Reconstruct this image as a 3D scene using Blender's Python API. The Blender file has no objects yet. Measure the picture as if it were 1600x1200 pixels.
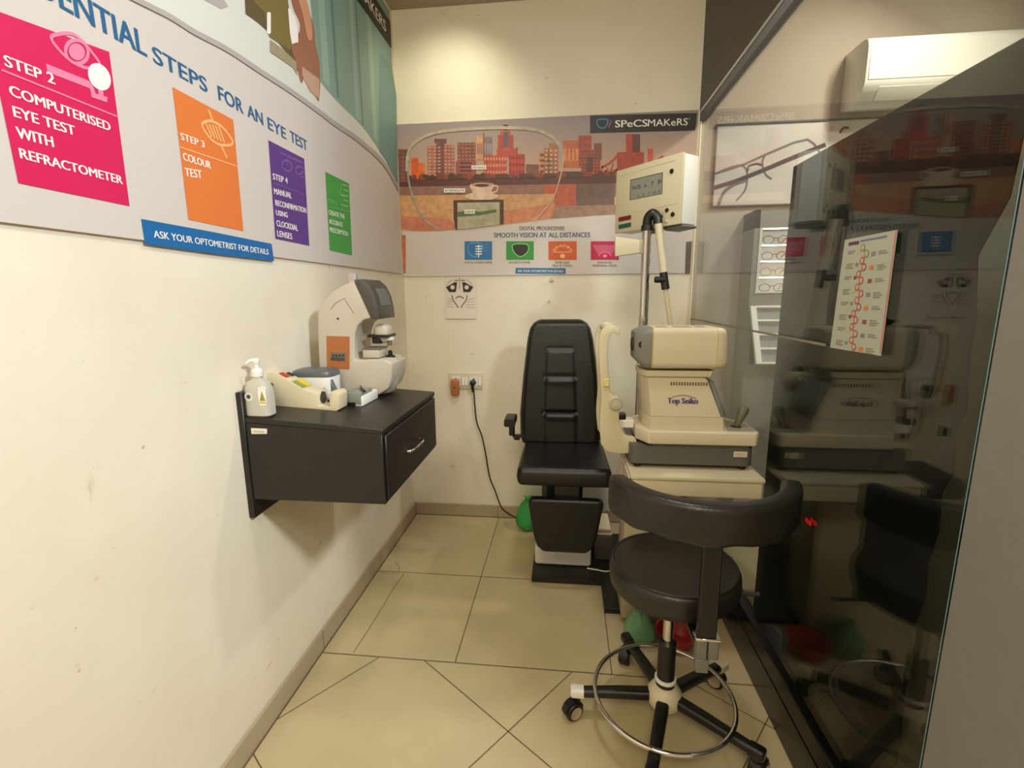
import bpy, bmesh, math, random
from math import sin, cos, pi, radians as R
from mathutils import Vector as V, Matrix

sc = bpy.context.scene
C = sc.collection
random.seed(4)

# ---------------------------------------------------------------- camera
FPX, EYE = 755.0, 1.40
RIGHT = V((0.99390, 0.10998, -0.00844))
UP = V((-0.01170, 0.18120, 0.98338))
FWD = V((-0.10968, 0.97729, -0.18138))
cam = bpy.data.objects.new('camera', bpy.data.cameras.new('camera'))
C.objects.link(cam)
cam.data.sensor_fit = 'HORIZONTAL'
cam.data.sensor_width = 36.0
cam.data.lens = 36.0 * FPX / 1600.0
cam.data.clip_start = 0.02
cam.matrix_world = Matrix(((RIGHT.x, UP.x, -FWD.x, 0), (RIGHT.y, UP.y, -FWD.y, 0), (RIGHT.z, UP.z, -FWD.z, EYE), (0, 0, 0, 1)))
sc.camera = cam

# ---------------------------------------------------------------- world, lights, exposure
w = bpy.data.worlds.new('world')
sc.world = w
w.use_nodes = True
w.node_tree.nodes['Background'].inputs[0].default_value = (1.0, 0.79, 0.56, 1)
w.node_tree.nodes['Background'].inputs[1].default_value = 0.62
sc.view_settings.view_transform = 'Standard'
sc.view_settings.look = 'None'
sc.view_settings.exposure = 0.0
sc.view_settings.gamma = 1.0
sc.view_settings.use_curve_mapping = False
sc.cycles.use_denoising = True
sc.cycles.max_bounces = 8
sc.cycles.transparent_max_bounces = 16


def area(name, loc, target, size, watts, col, spread=180):
    l = bpy.data.lights.new(name, 'AREA')
    l.shape = 'DISK'
    l.size = size
    l.energy = watts
    l.color = col
    l.spread = R(spread)
    o = bpy.data.objects.new(name, l)
    o.location = loc
    o.rotation_euler = (V(target) - V(loc)).to_track_quat('-Z', 'Y').to_euler()
    C.objects.link(o)
    return o


def spot(name, loc, target, watts, col, angle, blend=0.6, size=0.05):
    l = bpy.data.lights.new(name, 'SPOT')
    l.energy = watts
    l.color = col
    l.spot_size = R(angle)
    l.spot_blend = blend
    l.shadow_soft_size = size
    o = bpy.data.objects.new(name, l)
    o.location = loc
    o.rotation_euler = (V(target) - V(loc)).to_track_quat('-Z', 'Y').to_euler()
    C.objects.link(o)
    return o


WARM = (1.0, 0.88, 0.68)
area('shop_light', (1.62, -0.27, 2.85), (-0.9, 1.05, 1.15), 0.40, 36, (0.88, 0.94, 1.0), 110)
area('shop_light', (-0.1, -0.9, 2.85), (-0.7, 1.2, 1.1), 0.9, 48, (1.0, 0.905, 0.60))
area('downlight', (0.05, 1.25, 2.9), (0.05, 1.3, 0), 0.25, 12, (0.96, 0.95, 1.0))
spot('wall_washer', (-0.56, 2.40, 2.91), (-0.68, 2.87, 2.15), 18, (1.0, 0.92, 0.70), 105, 1.0, 0.04)
spot('shop_spot', (1.75, 1.75, 2.88), (1.65, 2.7, 2.42), 19, (1.0, 0.95, 0.86), 70, 0.8, 0.04)
area('shop_fill', (1.55, 2.15, 2.88), (0.3, 1.9, 0.6), 0.16, 21, (1.0, 0.86, 0.70))

# ---------------------------------------------------------------- positions from sight lines
XL, YB, XR = -0.967, 2.87, 0.705
ZC = 2.93


def P(axis, val, x, y):
    """Point of the plane (axis = val) that lies on the sight line through x, y of the 1600 x 1200 frame."""
    d = RIGHT * ((x - 800) / FPX) + UP * ((600 - y) / FPX) + FWD
    o = V((0, 0, EYE))
    return o + d * ((val - o[axis]) / d[axis])


# ---------------------------------------------------------------- materials
def lin(c):
    c = c / 255.0
    return c / 12.92 if c <= 0.04045 else ((c + 0.055) / 1.055) ** 2.4


def rgb(r, g, b):
    return (lin(r), lin(g), lin(b), 1)


MATS = {}


def mat(name, col, rough=0.5, metal=0.0, spec=0.5, noise=0.0, nscale=8.0, bump=0.0, bscale=60.0, coat=0.0, emit=None, estr=0.0, trans=0.0):
    if name in MATS:
        return MATS[name]
    m = bpy.data.materials.new(name)
    m.use_nodes = True
    nt = m.node_tree
    b = nt.nodes['Principled BSDF']
    c = rgb(*col)
    b.inputs['Base Color'].default_value = c
    b.inputs['Roughness'].default_value = rough
    b.inputs['Metallic'].default_value = metal
    b.inputs['Specular IOR Level'].default_value = spec
    b.inputs['Coat Weight'].default_value = coat
    b.inputs['Transmission Weight'].default_value = trans
    if emit:
        b.inputs['Emission Color'].default_value = rgb(*emit)
        b.inputs['Emission Strength'].default_value = estr
    tc = nt.nodes.new('ShaderNodeTexCoord')
    if noise:
        n = nt.nodes.new('ShaderNodeTexNoise')
        n.inputs['Scale'].default_value = nscale
        n.inputs['Detail'].default_value = 5
        nt.links.new(tc.outputs['Object'], n.inputs['Vector'])
        r = nt.nodes.new('ShaderNodeValToRGB')
        r.color_ramp.elements[0].position = 0.3
        r.color_ramp.elements[1].position = 0.7
        r.color_ramp.elements[0].color = tuple(x * (1 - noise) for x in c[:3]) + (1,)
        r.color_ramp.elements[1].color = tuple(min(1, x * (1 + noise * 0.6)) for x in c[:3]) + (1,)
        nt.links.new(n.outputs['Fac'], r.inputs['Fac'])
        nt.links.new(r.outputs['Color'], b.inputs['Base Color'])
    if bump:
        n = nt.nodes.new('ShaderNodeTexNoise')
        n.inputs['Scale'].default_value = bscale
        n.inputs['Detail'].default_value = 4
        nt.links.new(tc.outputs['Object'], n.inputs['Vector'])
        bp = nt.nodes.new('ShaderNodeBump')
        bp.inputs['Strength'].default_value = bump
        bp.inputs['Distance'].default_value = 0.01
        nt.links.new(n.outputs['Fac'], bp.inputs['Height'])
        nt.links.new(bp.outputs['Normal'], b.inputs['Normal'])
    MATS[name] = m
    return m


def wall_mat(name, marks):
    m = bpy.data.materials.new(name)
    m.use_nodes = True
    nt = m.node_tree
    b = nt.nodes['Principled BSDF']
    b.inputs['Roughness'].default_value = 0.6
    tc = nt.nodes.new('ShaderNodeTexCoord')

    def noise(scale, detail, rough=0.6, stretch=(1, 1, 1)):
        mp = nt.nodes.new('ShaderNodeMapping')
        mp.inputs['Scale'].default_value = stretch
        nt.links.new(tc.outputs['Object'], mp.inputs['Vector'])
        n = nt.nodes.new('ShaderNodeTexNoise')
        n.inputs['Scale'].default_value = scale
        n.inputs['Detail'].default_value = detail
        n.inputs['Roughness'].default_value = rough
        nt.links.new(mp.outputs['Vector'], n.inputs['Vector'])
        return n.outputs['Fac']

    def ramp(f, a, c0, bb, c1):
        r = nt.nodes.new('ShaderNodeValToRGB')
        r.color_ramp.elements[0].position = a
        r.color_ramp.elements[1].position = bb
        r.color_ramp.elements[0].color = c0
        r.color_ramp.elements[1].color = c1
        nt.links.new(f, r.inputs['Fac'])
        return r.outputs['Color']

    def mul(a, c):
        x = nt.nodes.new('ShaderNodeMixRGB')
        x.blend_type = 'MULTIPLY'
        x.inputs['Fac'].default_value = 1
        nt.links.new(a, x.inputs[1])
        nt.links.new(c, x.inputs[2])
        return x.outputs[0]
    base = ramp(noise(2.2, 6), 0.35, rgb(228, 219, 197), 0.7, rgb(236, 229, 210))
    scuff = ramp(noise(7, 8, 0.75, (1, 1.6, 0.5)), 0.26, (0.74, 0.70, 0.60, 1), 0.37, (1, 1, 1, 1))
    spots = ramp(noise(26, 3, 0.6), 0.235, (0.62, 0.55, 0.43, 1), 0.275, (1, 1, 1, 1))
    col = mul(mul(base, scuff), spots)
    wob = noise(11, 5)
    for (c, sc_, tint) in marks:
        mp = nt.nodes.new('ShaderNodeMapping')
        mp.vector_type = 'POINT'
        mp.inputs['Location'].default_value = tuple(-c[i] / sc_[i] for i in range(3))
        mp.inputs['Scale'].default_value = tuple(1.0 / q for q in sc_)
        nt.links.new(tc.outputs['Object'], mp.inputs['Vector'])
        ln = nt.nodes.new('ShaderNodeVectorMath')
        ln.operation = 'LENGTH'
        nt.links.new(mp.outputs['Vector'], ln.inputs[0])
        ad = nt.nodes.new('ShaderNodeMath')
        ad.operation = 'MULTIPLY_ADD'
        ad.inputs[1].default_value = 1.6
        nt.links.new(wob, ad.inputs[0])
        nt.links.new(ln.outputs['Value'], ad.inputs[2])
        col = mul(col, ramp(ad.outputs[0], 0.75, tint, 1.55, (1, 1, 1, 1)))
    nt.links.new(col, b.inputs['Base Color'])
    bp = nt.nodes.new('ShaderNodeBump')
    bp.inputs['Strength'].default_value = 0.12
    bp.inputs['Distance'].default_value = 0.006
    nt.links.new(noise(14, 6), bp.inputs['Height'])
    nt.links.new(bp.outputs['Normal'], b.inputs['Normal'])
    return m


def glass_mat(name, tint, f0):
    m = bpy.data.materials.new(name)
    m.use_nodes = True
    nt = m.node_tree
    nt.nodes.clear()
    out = nt.nodes.new('ShaderNodeOutputMaterial')
    tr = nt.nodes.new('ShaderNodeBsdfTransparent')
    tr.inputs[0].default_value = tint
    gl = nt.nodes.new('ShaderNodeBsdfGlossy')
    gl.inputs['Roughness'].default_value = 0.0
    lw = nt.nodes.new('ShaderNodeLayerWeight')
    pw = nt.nodes.new('ShaderNodeMath')
    pw.operation = 'POWER'
    pw.inputs[1].default_value = 5
    nt.links.new(lw.outputs['Facing'], pw.inputs[0])
    ma = nt.nodes.new('ShaderNodeMath')
    ma.operation = 'MULTIPLY_ADD'
    ma.inputs[1].default_value = 1 - f0
    ma.inputs[2].default_value = f0
    nt.links.new(pw.outputs[0], ma.inputs[0])
    mx = nt.nodes.new('ShaderNodeMixShader')
    nt.links.new(ma.outputs[0], mx.inputs[0])
    nt.links.new(tr.outputs[0], mx.inputs[1])
    nt.links.new(gl.outputs[0], mx.inputs[2])
    nt.links.new(mx.outputs[0], out.inputs['Surface'])
    return m


WALL = wall_mat('painted_plaster', [])
SMUDGE, BROWN, FAINT = (0.62, 0.60, 0.55, 1), (0.60, 0.50, 0.40, 1), (0.84, 0.81, 0.74, 1)
WALL_B = wall_mat('painted_plaster_back', [(P(1, 2.87, x, y), (a, 0.3, c), k) for x, y, a, c, k in ((736, 553, 0.10, 0.05, SMUDGE), (775, 690, 0.10, 0.09, FAINT), (708, 728, 0.07, 0.05, FAINT), (690, 640, 0.05, 0.10, FAINT), (800, 603, 0.02, 0.012, SMUDGE), (780, 750, 0.12, 0.05, FAINT), (742, 508, 0.10, 0.02, FAINT))])
WALL_L = wall_mat('painted_plaster_left', [(P(0, -0.967, x, y), (0.3, a, c), k) for x, y, a, c, k in ((501, 848, 0.022, 0.035, BROWN), (290, 598, 0.010, 0.010, BROWN), (180, 437, 0.006, 0.010, BROWN), (437, 862, 0.02, 0.03, FAINT), (50, 950, 0.05, 0.02, FAINT), (120, 1040, 0.04, 0.03, FAINT), (240, 1080, 0.05, 0.03, FAINT), (290, 930, 0.04, 0.05, FAINT), (235, 612, 0.03, 0.02, FAINT), (150, 905, 0.03, 0.02, FAINT), (420, 1040, 0.06, 0.04, FAINT))])
GLASS = glass_mat('window_glass', (0.90, 0.935, 0.925, 1), 0.055)
CLEAR = glass_mat('clear_plastic', (0.90, 0.91, 0.88, 1), 0.06)
M = dict(
    tile=mat('floor_tile', (194, 177, 138), 0.24, noise=0.07, nscale=5),
    grout=mat('grout', (104, 88, 64), 0.8),
    base=mat('skirting_tile', (176, 160, 132), 0.35, noise=0.06),
    ceil=mat('ceiling_paint', (178, 163, 146), 0.8),
    outwall=mat('shop_wall', (190, 174, 158), 0.7, noise=0.03),
    bulk=mat('dark_laminate', (52, 45, 36), 0.45, noise=0.1),
    alu=mat('aluminium', (206, 210, 214), 0.28, metal=0.9),
    gasket=mat('grey_gasket', (104, 104, 106), 0.5),
    strip=mat('cream_strip', (232, 222, 196), 0.5),
    film=mat('black_film', (13, 12, 10), 0.35, spec=0.25),
    rail=mat('black_rail', (12, 11, 10), 0.22),
    gedge=mat('glass_edge', (120, 168, 178), 0.1),
    col=mat('grey_cladding', (128, 124, 121), 0.4, noise=0.04, nscale=30),
    blacklam=mat('black_laminate', (28, 24, 20), 0.38, noise=0.12, nscale=20),
    blackleather=mat('black_leatherette', (13, 12, 11), 0.38, bump=0.12, bscale=140),
    greyleather=mat('worn_leatherette', (34, 31, 27), 0.36, bump=0.12, bscale=120),
    blackplastic=mat('black_plastic', (20, 19, 18), 0.35),
    blackpaint=mat('black_paint', (23, 21, 19), 0.4, noise=0.15),
    chrome=mat('chrome', (214, 210, 204), 0.12, metal=1.0),
    cream=mat('cream_plastic', (208, 197, 166), 0.42),
    ivory=mat('ivory_plastic', (212, 199, 172), 0.42),
    aged=mat('aged_cream_plastic', (204, 194, 162), 0.42),
    offwhite=mat('off_white_plastic', (192, 184, 168), 0.42),
    white=mat('white_plastic', (232, 230, 224), 0.4),
    midgrey=mat('grey_plastic', (112, 110, 104), 0.45),
    darkgrey=mat('dark_grey_plastic', (74, 70, 64), 0.42),
    lidgrey=mat('slate_plastic', (88, 92, 96), 0.35),
    screen=mat('screen_glass', (96, 98, 92), 0.15),
    lcd=mat('screen_grey', (138, 138, 126), 0.25),
    paper=mat('paper', (226, 216, 202), 0.8),
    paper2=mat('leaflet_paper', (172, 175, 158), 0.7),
    board=mat('banner_white', (208, 200, 193), 0.55),
    pink=mat('print_pink', (208, 26, 88), 0.5),
    pinklite=mat('print_pale_pink', (246, 132, 166), 0.5),
    orange=mat('print_orange', (222, 122, 58), 0.5),
    orangelite=mat('print_pale_orange', (250, 182, 122), 0.5),
    purple=mat('print_purple', (92, 58, 132), 0.5),
    purplelite=mat('print_pale_purple', (120, 92, 156), 0.5),
    green=mat('print_green', (66, 158, 70), 0.5),
    greenlite=mat('print_pale_green', (130, 196, 120), 0.5),
    blue=mat('print_blue', (18, 102, 164), 0.5),
    blueletter=mat('print_blue_letters', (36, 98, 142), 0.5),
    navyletter=mat('print_navy_letters', (70, 82, 128), 0.5),
    brownletter=mat('print_brown_letters', (92, 68, 60), 0.5),
    whiteink=mat('print_white', (246, 240, 232), 0.5),
    blackink=mat('print_black', (40, 34, 30), 0.5),
    greyink=mat('print_grey', (176, 170, 166), 0.5),
    teal=mat('print_teal', (132, 164, 150), 0.5, noise=0.08, nscale=2),
    tealdark=mat('print_deep_teal', (98, 134, 132), 0.5),
    teallite=mat('print_pale_teal', (150, 180, 164), 0.5),
    tealmid=mat('print_mid_teal', (112, 148, 142), 0.5),
    skinpale=mat('print_pale_skin', (198, 158, 136), 0.5),
    olivepale=mat('print_pale_olive', (160, 148, 120), 0.5),
    palesky=mat('print_pale_grey', (216, 218, 208), 0.5),
    olive=mat('print_olive', (122, 110, 58), 0.5),
    olivedark=mat('print_dark_olive', (98, 84, 58), 0.5),
    skin=mat('print_skin', (206, 150, 116), 0.5),
    skindark=mat('print_brown_skin', (158, 102, 78), 0.5),
)


# ---------------------------------------------------------------- mesh builder
class MB:
    def __init__(self, *mats):
        self.bm = bmesh.new()
        self.mats = list(mats)

    def mi(self, m):
        if m is None:
            return 0
        if m not in self.mats:
            self.mats.append(m)
        return self.mats.index(m)

    def _add(self, verts, faces, m=None, bev=0.0, seg=2, angle=None):
        bm = self.bm
        vs = [bm.verts.new(v) for v in verts]
        k = self.mi(m)
        fs = []
        for f in faces:
            try:
                fc = bm.faces.new([vs[i] for i in f])
                fc.material_index = k
                fs.append(fc)
            except ValueError:
                pass
        bmesh.ops.recalc_face_normals(bm, faces=fs)
        if bev:
            es = set()
            for f in fs:
                for e in f.edges:
                    if angle is None or (len(e.link_faces) == 2 and e.calc_face_angle(0) > angle):
                        es.add(e)
            r = bmesh.ops.bevel(bm, geom=list(es), offset=bev, segments=seg, profile=0.5, affect='EDGES', clamp_overlap=True)
            for f in r['faces']:
                f.material_index = k
        return self

    def box(self, a, b, m=None, bev=0.0, seg=2):
        x0, y0, z0 = a
        x1, y1, z1 = b
        vs = [(x0, y0, z0), (x1, y0, z0), (x1, y1, z0), (x0, y1, z0), (x0, y0, z1), (x1, y0, z1), (x1, y1, z1), (x0, y1, z1)]
        return self._add(vs, [(0, 3, 2, 1), (4, 5, 6, 7), (0, 1, 5, 4), (1, 2, 6, 5), (2, 3, 7, 6), (3, 0, 4, 7)], m, bev, seg)

    def prism(self, pts, vec, m=None, bev=0.0, seg=2, angle=0.35):
        pts = [V(p) for p in pts]
        vec = V(vec)
        n = len(pts)
        vs = pts + [p + vec for p in pts]
        fs = [tuple(range(n)), tuple(range(2 * n - 1, n - 1, -1))] + [(i, (i + 1) % n, n + (i + 1) % n, n + i) for i in range(n)]
        return self._add(vs, fs, m, bev, seg, angle)

    def loft(self, rings, m=None, cap=True, closed=True):
        n = len(rings[0])
        vs = [p for r in rings for p in r]
        fs = []
        for k in range(len(rings) - 1):
            for i in range(n if closed else n - 1):
                j = (i + 1) % n
                fs.append((k * n + i, k * n + j, (k + 1) * n + j, (k + 1) * n + i))
        if cap:
            fs.append(tuple(range(n)))
            fs.append(tuple((len(rings) - 1) * n + i for i in range(n)))
        return self._add(vs, fs, m)

    def tube(self, pts, r, m=None, n=10, closed=False):
        pts = [V(p) for p in pts]
        k = len(pts)
        rs = r if isinstance(r, (list, tuple)) else [r] * k
        rings = []
        up = None
        for i, p in enumerate(pts):
            if closed:
                t = (pts[(i + 1) % k] - pts[i - 1]).normalized()
            else:
                t = (pts[min(i + 1, k - 1)] - pts[max(i - 1, 0)]).normalized()
            if up is None:
                a = V((0, 0, 1)) if abs(t.z) < 0.9 else V((1, 0, 0))
                up = (a - t * a.dot(t)).normalized()
            else:
                up = (up - t * up.dot(t)).normalized()
            s = t.cross(up)
            rings.append([p + (up * cos(2 * pi * j / n) + s * sin(2 * pi * j / n)) * rs[i] for j in range(n)])
        if closed:
            rings.append(rings[0])
            vs = [p for q in rings[:-1] for p in q]
            fs = []
            for a in range(k):
                b = (a + 1) % k
                for i in range(n):
                    j = (i + 1) % n
                    fs.append((a * n + i, a * n + j, b * n + j, b * n + i))
            return self._add(vs, fs, m)
        return self.loft(rings, m)

    def lathe(self, prof, c, axis=(0, 0, 1), m=None, n=28):
        ax = V(axis).normalized()
        a = V((1, 0, 0)) if abs(ax.x) < 0.9 else V((0, 1, 0))
        u = (a - ax * a.dot(ax)).normalized()
        v = ax.cross(u)
        c = V(c)
        rings = [[c + ax * z + (u * cos(2 * pi * j / n) + v * sin(2 * pi * j / n)) * max(r, 1e-4) for j in range(n)] for r, z in prof]
        return self.loft(rings, m)

    def ball(self, c, rad, m=None, nu=16, nv=10):
        c = V(c)
        rad = V(rad) if not isinstance(rad, (int, float)) else V((rad, rad, rad))
        rings = []
        for i in range(nv + 1):
            t = pi * (i + 0.02) / (nv + 0.04)
            rings.append([c + V((rad.x * sin(t) * cos(2 * pi * j / nu), rad.y * sin(t) * sin(2 * pi * j / nu), rad.z * cos(t))) for j in range(nu)])
        return self.loft(rings, m)

    def poly(self, pts, m=None):
        k = self.mi(m)
        f = self.bm.faces.new([self.bm.verts.new(p) for p in pts])
        f.material_index = k
        return self

    def build(self, name, parent=None, smooth=38, flat=False, base=None):
        """Links the mesh; vertices are given in world space and stored relative to the thing's base."""
        off = V(base) if base is not None else (V(parent['_base']) if parent is not None and '_base' in parent else V((0, 0, 0)))
        bm = self.bm
        bmesh.ops.translate(bm, vec=-off, verts=bm.verts)
        if not flat:
            th = R(smooth)
            for f in bm.faces:
                f.smooth = True
            for e in bm.edges:
                e.smooth = len(e.link_faces) == 2 and e.calc_face_angle(0) < th
        me = bpy.data.meshes.new(name)
        bm.to_mesh(me)
        bm.free()
        for m in self.mats:
            me.materials.append(m)
        o = bpy.data.objects.new(name, me)
        C.objects.link(o)
        if parent is not None:
            o.parent = parent
            if '_base' in parent:
                o['_base'] = list(off)
        else:
            o.location = off
        o['_base'] = list(off)
        return o


def thing(name, label, cat, loc=(0, 0, 0), group=None):
    o = bpy.data.objects.new(name, None)
    o.empty_display_size = 0.05
    C.objects.link(o)
    o.location = loc
    o['_base'] = list(loc)
    o['label'] = label
    o['category'] = cat
    if group:
        o['group'] = group
    return o


def tag(o, label, cat, group=None):
    o['label'] = label
    o['category'] = cat
    if group:
        o['group'] = group
    return o


def struct(o):
    o['kind'] = 'structure'
    return o


def rrect(cx, cy, hw, hh, r, k=5):
    pts = []
    for sx, sy, a0 in ((1, 1, 0), (-1, 1, 90), (-1, -1, 180), (1, -1, 270)):
        for i in range(k + 1):
            a = R(a0 + 90 * i / k)
            pts.append((cx + sx * (hw - r) + r * cos(a), cy + sy * (hh - r) + r * sin(a)))
    return pts


# ---------------------------------------------------------------- flat prints on walls
class Plane:
    def __init__(self, axis, val, n, right):
        self.axis, self.val, self.n, self.right = axis, val, V(n), V(right)

    def p(self, x, y, lift=0.0):
        return P(self.axis, self.val, x, y) + self.n * lift


_tx = {}


def glyphs(s, bold=0.0):
    key = (s, bold)
    if key not in _tx:
        cu = bpy.data.curves.new('t', 'FONT')
        cu.body = s
        cu.offset = bold
        cu.resolution_u = 3
        ob = bpy.data.objects.new('t', cu)
        C.objects.link(ob)
        bpy.context.view_layer.update()
        me = bpy.data.meshes.new_from_object(ob)
        vs = [(v.co.x, v.co.y) for v in me.vertices]
        fs = [tuple(p.vertices) for p in me.polygons]
        bpy.data.objects.remove(ob)
        bpy.data.curves.remove(cu)
        bpy.data.meshes.remove(me)
        x0 = min(v[0] for v in vs)
        x1 = max(v[0] for v in vs)
        _tx[key] = ([(x - x0, y) for x, y in vs], fs, x1 - x0)
    return _tx[key]


CAP = 0.729


def text3(mb, s, p0, rt, up, width, cap, m, bold=0.012):
    vs, fs, wd = glyphs(s)
    k = mb.mi(m)
    nn = rt.cross(up)
    steps = (0,) if bold <= 0 else (-1.0, 0, 1.0)
    for i, st in enumerate(steps):
        o = p0 + rt * (st * bold * cap * 1.5) + nn * (0.00006 * i)
        vv = [mb.bm.verts.new(o + rt * (x / wd * width) + up * (y / CAP * cap)) for x, y in vs]
        for f in fs:
            try:
                fc = mb.bm.faces.new([vv[j] for j in f])
                fc.material_index = k
            except ValueError:
                pass


def text(mb, s, pl, a, b, top, m, lift, bold=0.012):
    """Baseline from a to b and cap height up to top, all given on the sight lines to the plane."""
    p0, p1 = pl.p(*a, lift), pl.p(*b, lift)
    h = (pl.p(*top, lift) - p0).dot(V((0, 0, 1)))
    d = p1 - p0
    text3(mb, s, p0, d.normalized(), V((0, 0, 1)), d.length, h, m, bold)


def flat(mb, pl, pts, m, lift):
    mb.poly([pl.p(x, y, lift) for x, y in pts], m)


def ribbon(mb, pts, n, wd, m, closed=False):
    pts = [V(p) for p in pts]
    k = len(pts)
    L_, R_ = [], []
    for i in range(k):
        if closed:
            t = pts[(i + 1) % k] - pts[i - 1]
        else:
            t = pts[min(i + 1, k - 1)] - pts[max(i - 1, 0)]
        s = V(n).cross(t).normalized() * (wd / 2)
        L_.append(mb.bm.verts.new(pts[i] + s))
        R_.append(mb.bm.verts.new(pts[i] - s))
    q = mb.mi(m)
    for i in range(k if closed else k - 1):
        j = (i + 1) % k
        f = mb.bm.faces.new((L_[i], L_[j], R_[j], R_[i]))
        f.material_index = q


def rib(mb, pl, pts, wd, m, lift, closed=False):
    ribbon(mb, [pl.p(x, y, lift) for x, y in pts], pl.n, wd, m, closed)


def curve(pts, n=6, closed=False):
    """Catmull-Rom through the points."""
    out = []
    k = len(pts)
    seg = k if closed else k - 1
    for i in range(seg):
        g = (lambda j: pts[j % k]) if closed else (lambda j: pts[max(0, min(k - 1, j))])
        p0, p1, p2, p3 = (V(g(i - 1)), V(g(i)), V(g(i + 1)), V(g(i + 2)))
        for q in range(n):
            t = q / n
            out.append(0.5 * ((2 * p1) + (p2 - p0) * t + (2 * p0 - 5 * p1 + 4 * p2 - p3) * t * t + (3 * p1 - p0 - 3 * p2 + p3) * t ** 3))
    if not closed:
        out.append(V(pts[-1]))
    return out


def c2(pts, n=5, closed=False):
    return [(q.x, q.y) for q in curve([(x, y, 0) for x, y in pts], n, closed)]


def ellipse(cx, cy, a, b, rot=0, n=24, a0=0, a1=360):
    o = []
    for i in range(n + (0 if a1 - a0 == 360 else 1)):
        t = R(a0 + (a1 - a0) * i / n)
        x, y = a * cos(t), b * sin(t)
        o.append((cx + x * cos(R(rot)) - y * sin(R(rot)), cy + x * sin(R(rot)) + y * cos(R(rot))))
    return o


LW = Plane(0, XL + 0.008, (1, 0, 0), (0, 1, 0))
BW = Plane(1, YB - 0.008, (0, -1, 0), (1, 0, 0))
GL = Plane(0, XR - 0.0015, (-1, 0, 0), (0, -1, 0))
UPZ = V((0, 0, 1))

# ================================================================ SETTING
# floor: square tiles at the back, the same tiles laid diagonally in front
f = MB(M['tile'])
f.poly([(XL - 0.1, -2.0, 0), (3.0, -2.0, 0), (3.0, YB + 0.1, 0), (XL - 0.1, YB + 0.1, 0)], M['tile'])


def gline(a, b, wd=0.004):
    ribbon(f, [V((a[0], a[1], 0.0006)), V((b[0], b[1], 0.0006))], (0, 0, 1), wd, M['grout'])


gline((XL, 2.195), (0.70, 2.195))
gline((XL, 1.610), (0.70, 1.610), 0.005)
for x in (-0.412, 0.186):
    gline((x, 1.61), (x, YB))
A0, U, Vv = V((-0.172, 1.333)), V((0.795, -0.606)), V((0.606, 0.795))


def clip(p, d):
    ts = []
    for ax, lo, hi in ((0, XL, 0.70), (1, -1.0, 1.607)):
        if abs(d[ax]) > 1e-6:
            ts.append(sorted(((lo - p[ax]) / d[ax], (hi - p[ax]) / d[ax])))
    t0, t1 = max(t[0] for t in ts), min(t[1] for t in ts)
    if t1 > t0:
        gline(p + d * t0, p + d * t1)


for k in range(-4, 5):
    clip(A0 + Vv * (0.6 * k), U)
    clip(A0 + U * (0.6 * k), Vv)
for cr in ([(632, 896), (614, 920), (600, 945), (575, 985), (552, 1020)], [(590, 893), (606, 896), (622, 896), (624, 886), (617, 878)]):
    ribbon(f, [P(2, 0, x, y) + V((0, 0, 0.0005)) for x, y in cr], (0, 0, 1), 0.003, M['grout'])
struct(f.build('floor', flat=True))

b = MB(WALL_L)
b.box((XL - 0.12, -2.0, 0), (XL, YB + 0.12, ZC), WALL_L)
struct(b.build('wall_left'))
b = MB(WALL_B)
b.box((XL, YB, 0), (XR, YB + 0.12, ZC), WALL_B)
struct(b.build('wall_back'))
b = MB(M['outwall'])
b.box((XR, YB, 0), (3.0, YB + 0.12, ZC), M['outwall'])
struct(b.build('wall_outside'))
b = MB(M['outwall'])
b.box((3.0, -2.0, 0), (3.1, YB - 0.001, ZC), M['outwall'])
struct(b.build('wall_far'))
b = MB(mat('brown_partition', (176, 168, 140), 0.5))
b.box((0.95, 0.80, 0.0), (1.00, 2.2, 1.72))
struct(b.build('wall_partition'))
b = MB(M['ceil'])
b.box((XL - 0.12, -2.0, ZC), (3.1, YB + 0.12, ZC + 0.1), M['ceil'])
struct(b.build('ceiling'))


def skirting(name, a, c, joints, axis):
    b = MB(M['base'])
    b.box(a, c, M['base'], 0.003, 1)
    for j in joints:
        if axis == 1:
            b.box((c[0] - 0.001, j - 0.0015, 0.002), (c[0] + 0.0006, j + 0.0015, c[2] + 0.0006), M['grout'])
        else:
            b.box((j - 0.0015, a[1] - 0.0006, 0.002), (j + 0.0015, a[1] + 0.001, c[2] + 0.0006), M['grout'])
    # the dirty joint along the floor
    if axis == 1:
        b.box((c[0], a[1], 0.0), (c[0] + 0.004, c[1], 0.0035), M['grout'])
    else:
        b.box((a[0], a[1] - 0.004, 0.0), (c[0], a[1], 0.0035), M['grout'])
    return struct(b.build(name))


skirting('baseboard_left', (XL, -1.5, 0), (XL + 0.012, YB, 0.082), (1.63, 1.0, 2.24), 1)
skirting('baseboard_back', (XL + 0.012, YB - 0.012, 0), (0.68, YB, 0.08), (-0.42, 0.18), 0)

# ---- glass partition on the right
win = bpy.data.objects.new('window_1', None)
C.objects.link(win)
win['_base'] = [0, 0, 0]
struct(win)
YG = 0.887
b = MB(GLASS)
b.box((XR, YG, 0.19), (XR + 0.01, YB, 2.345), GLASS)
o = b.build('pane', win)
b = MB(M['film'])
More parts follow.
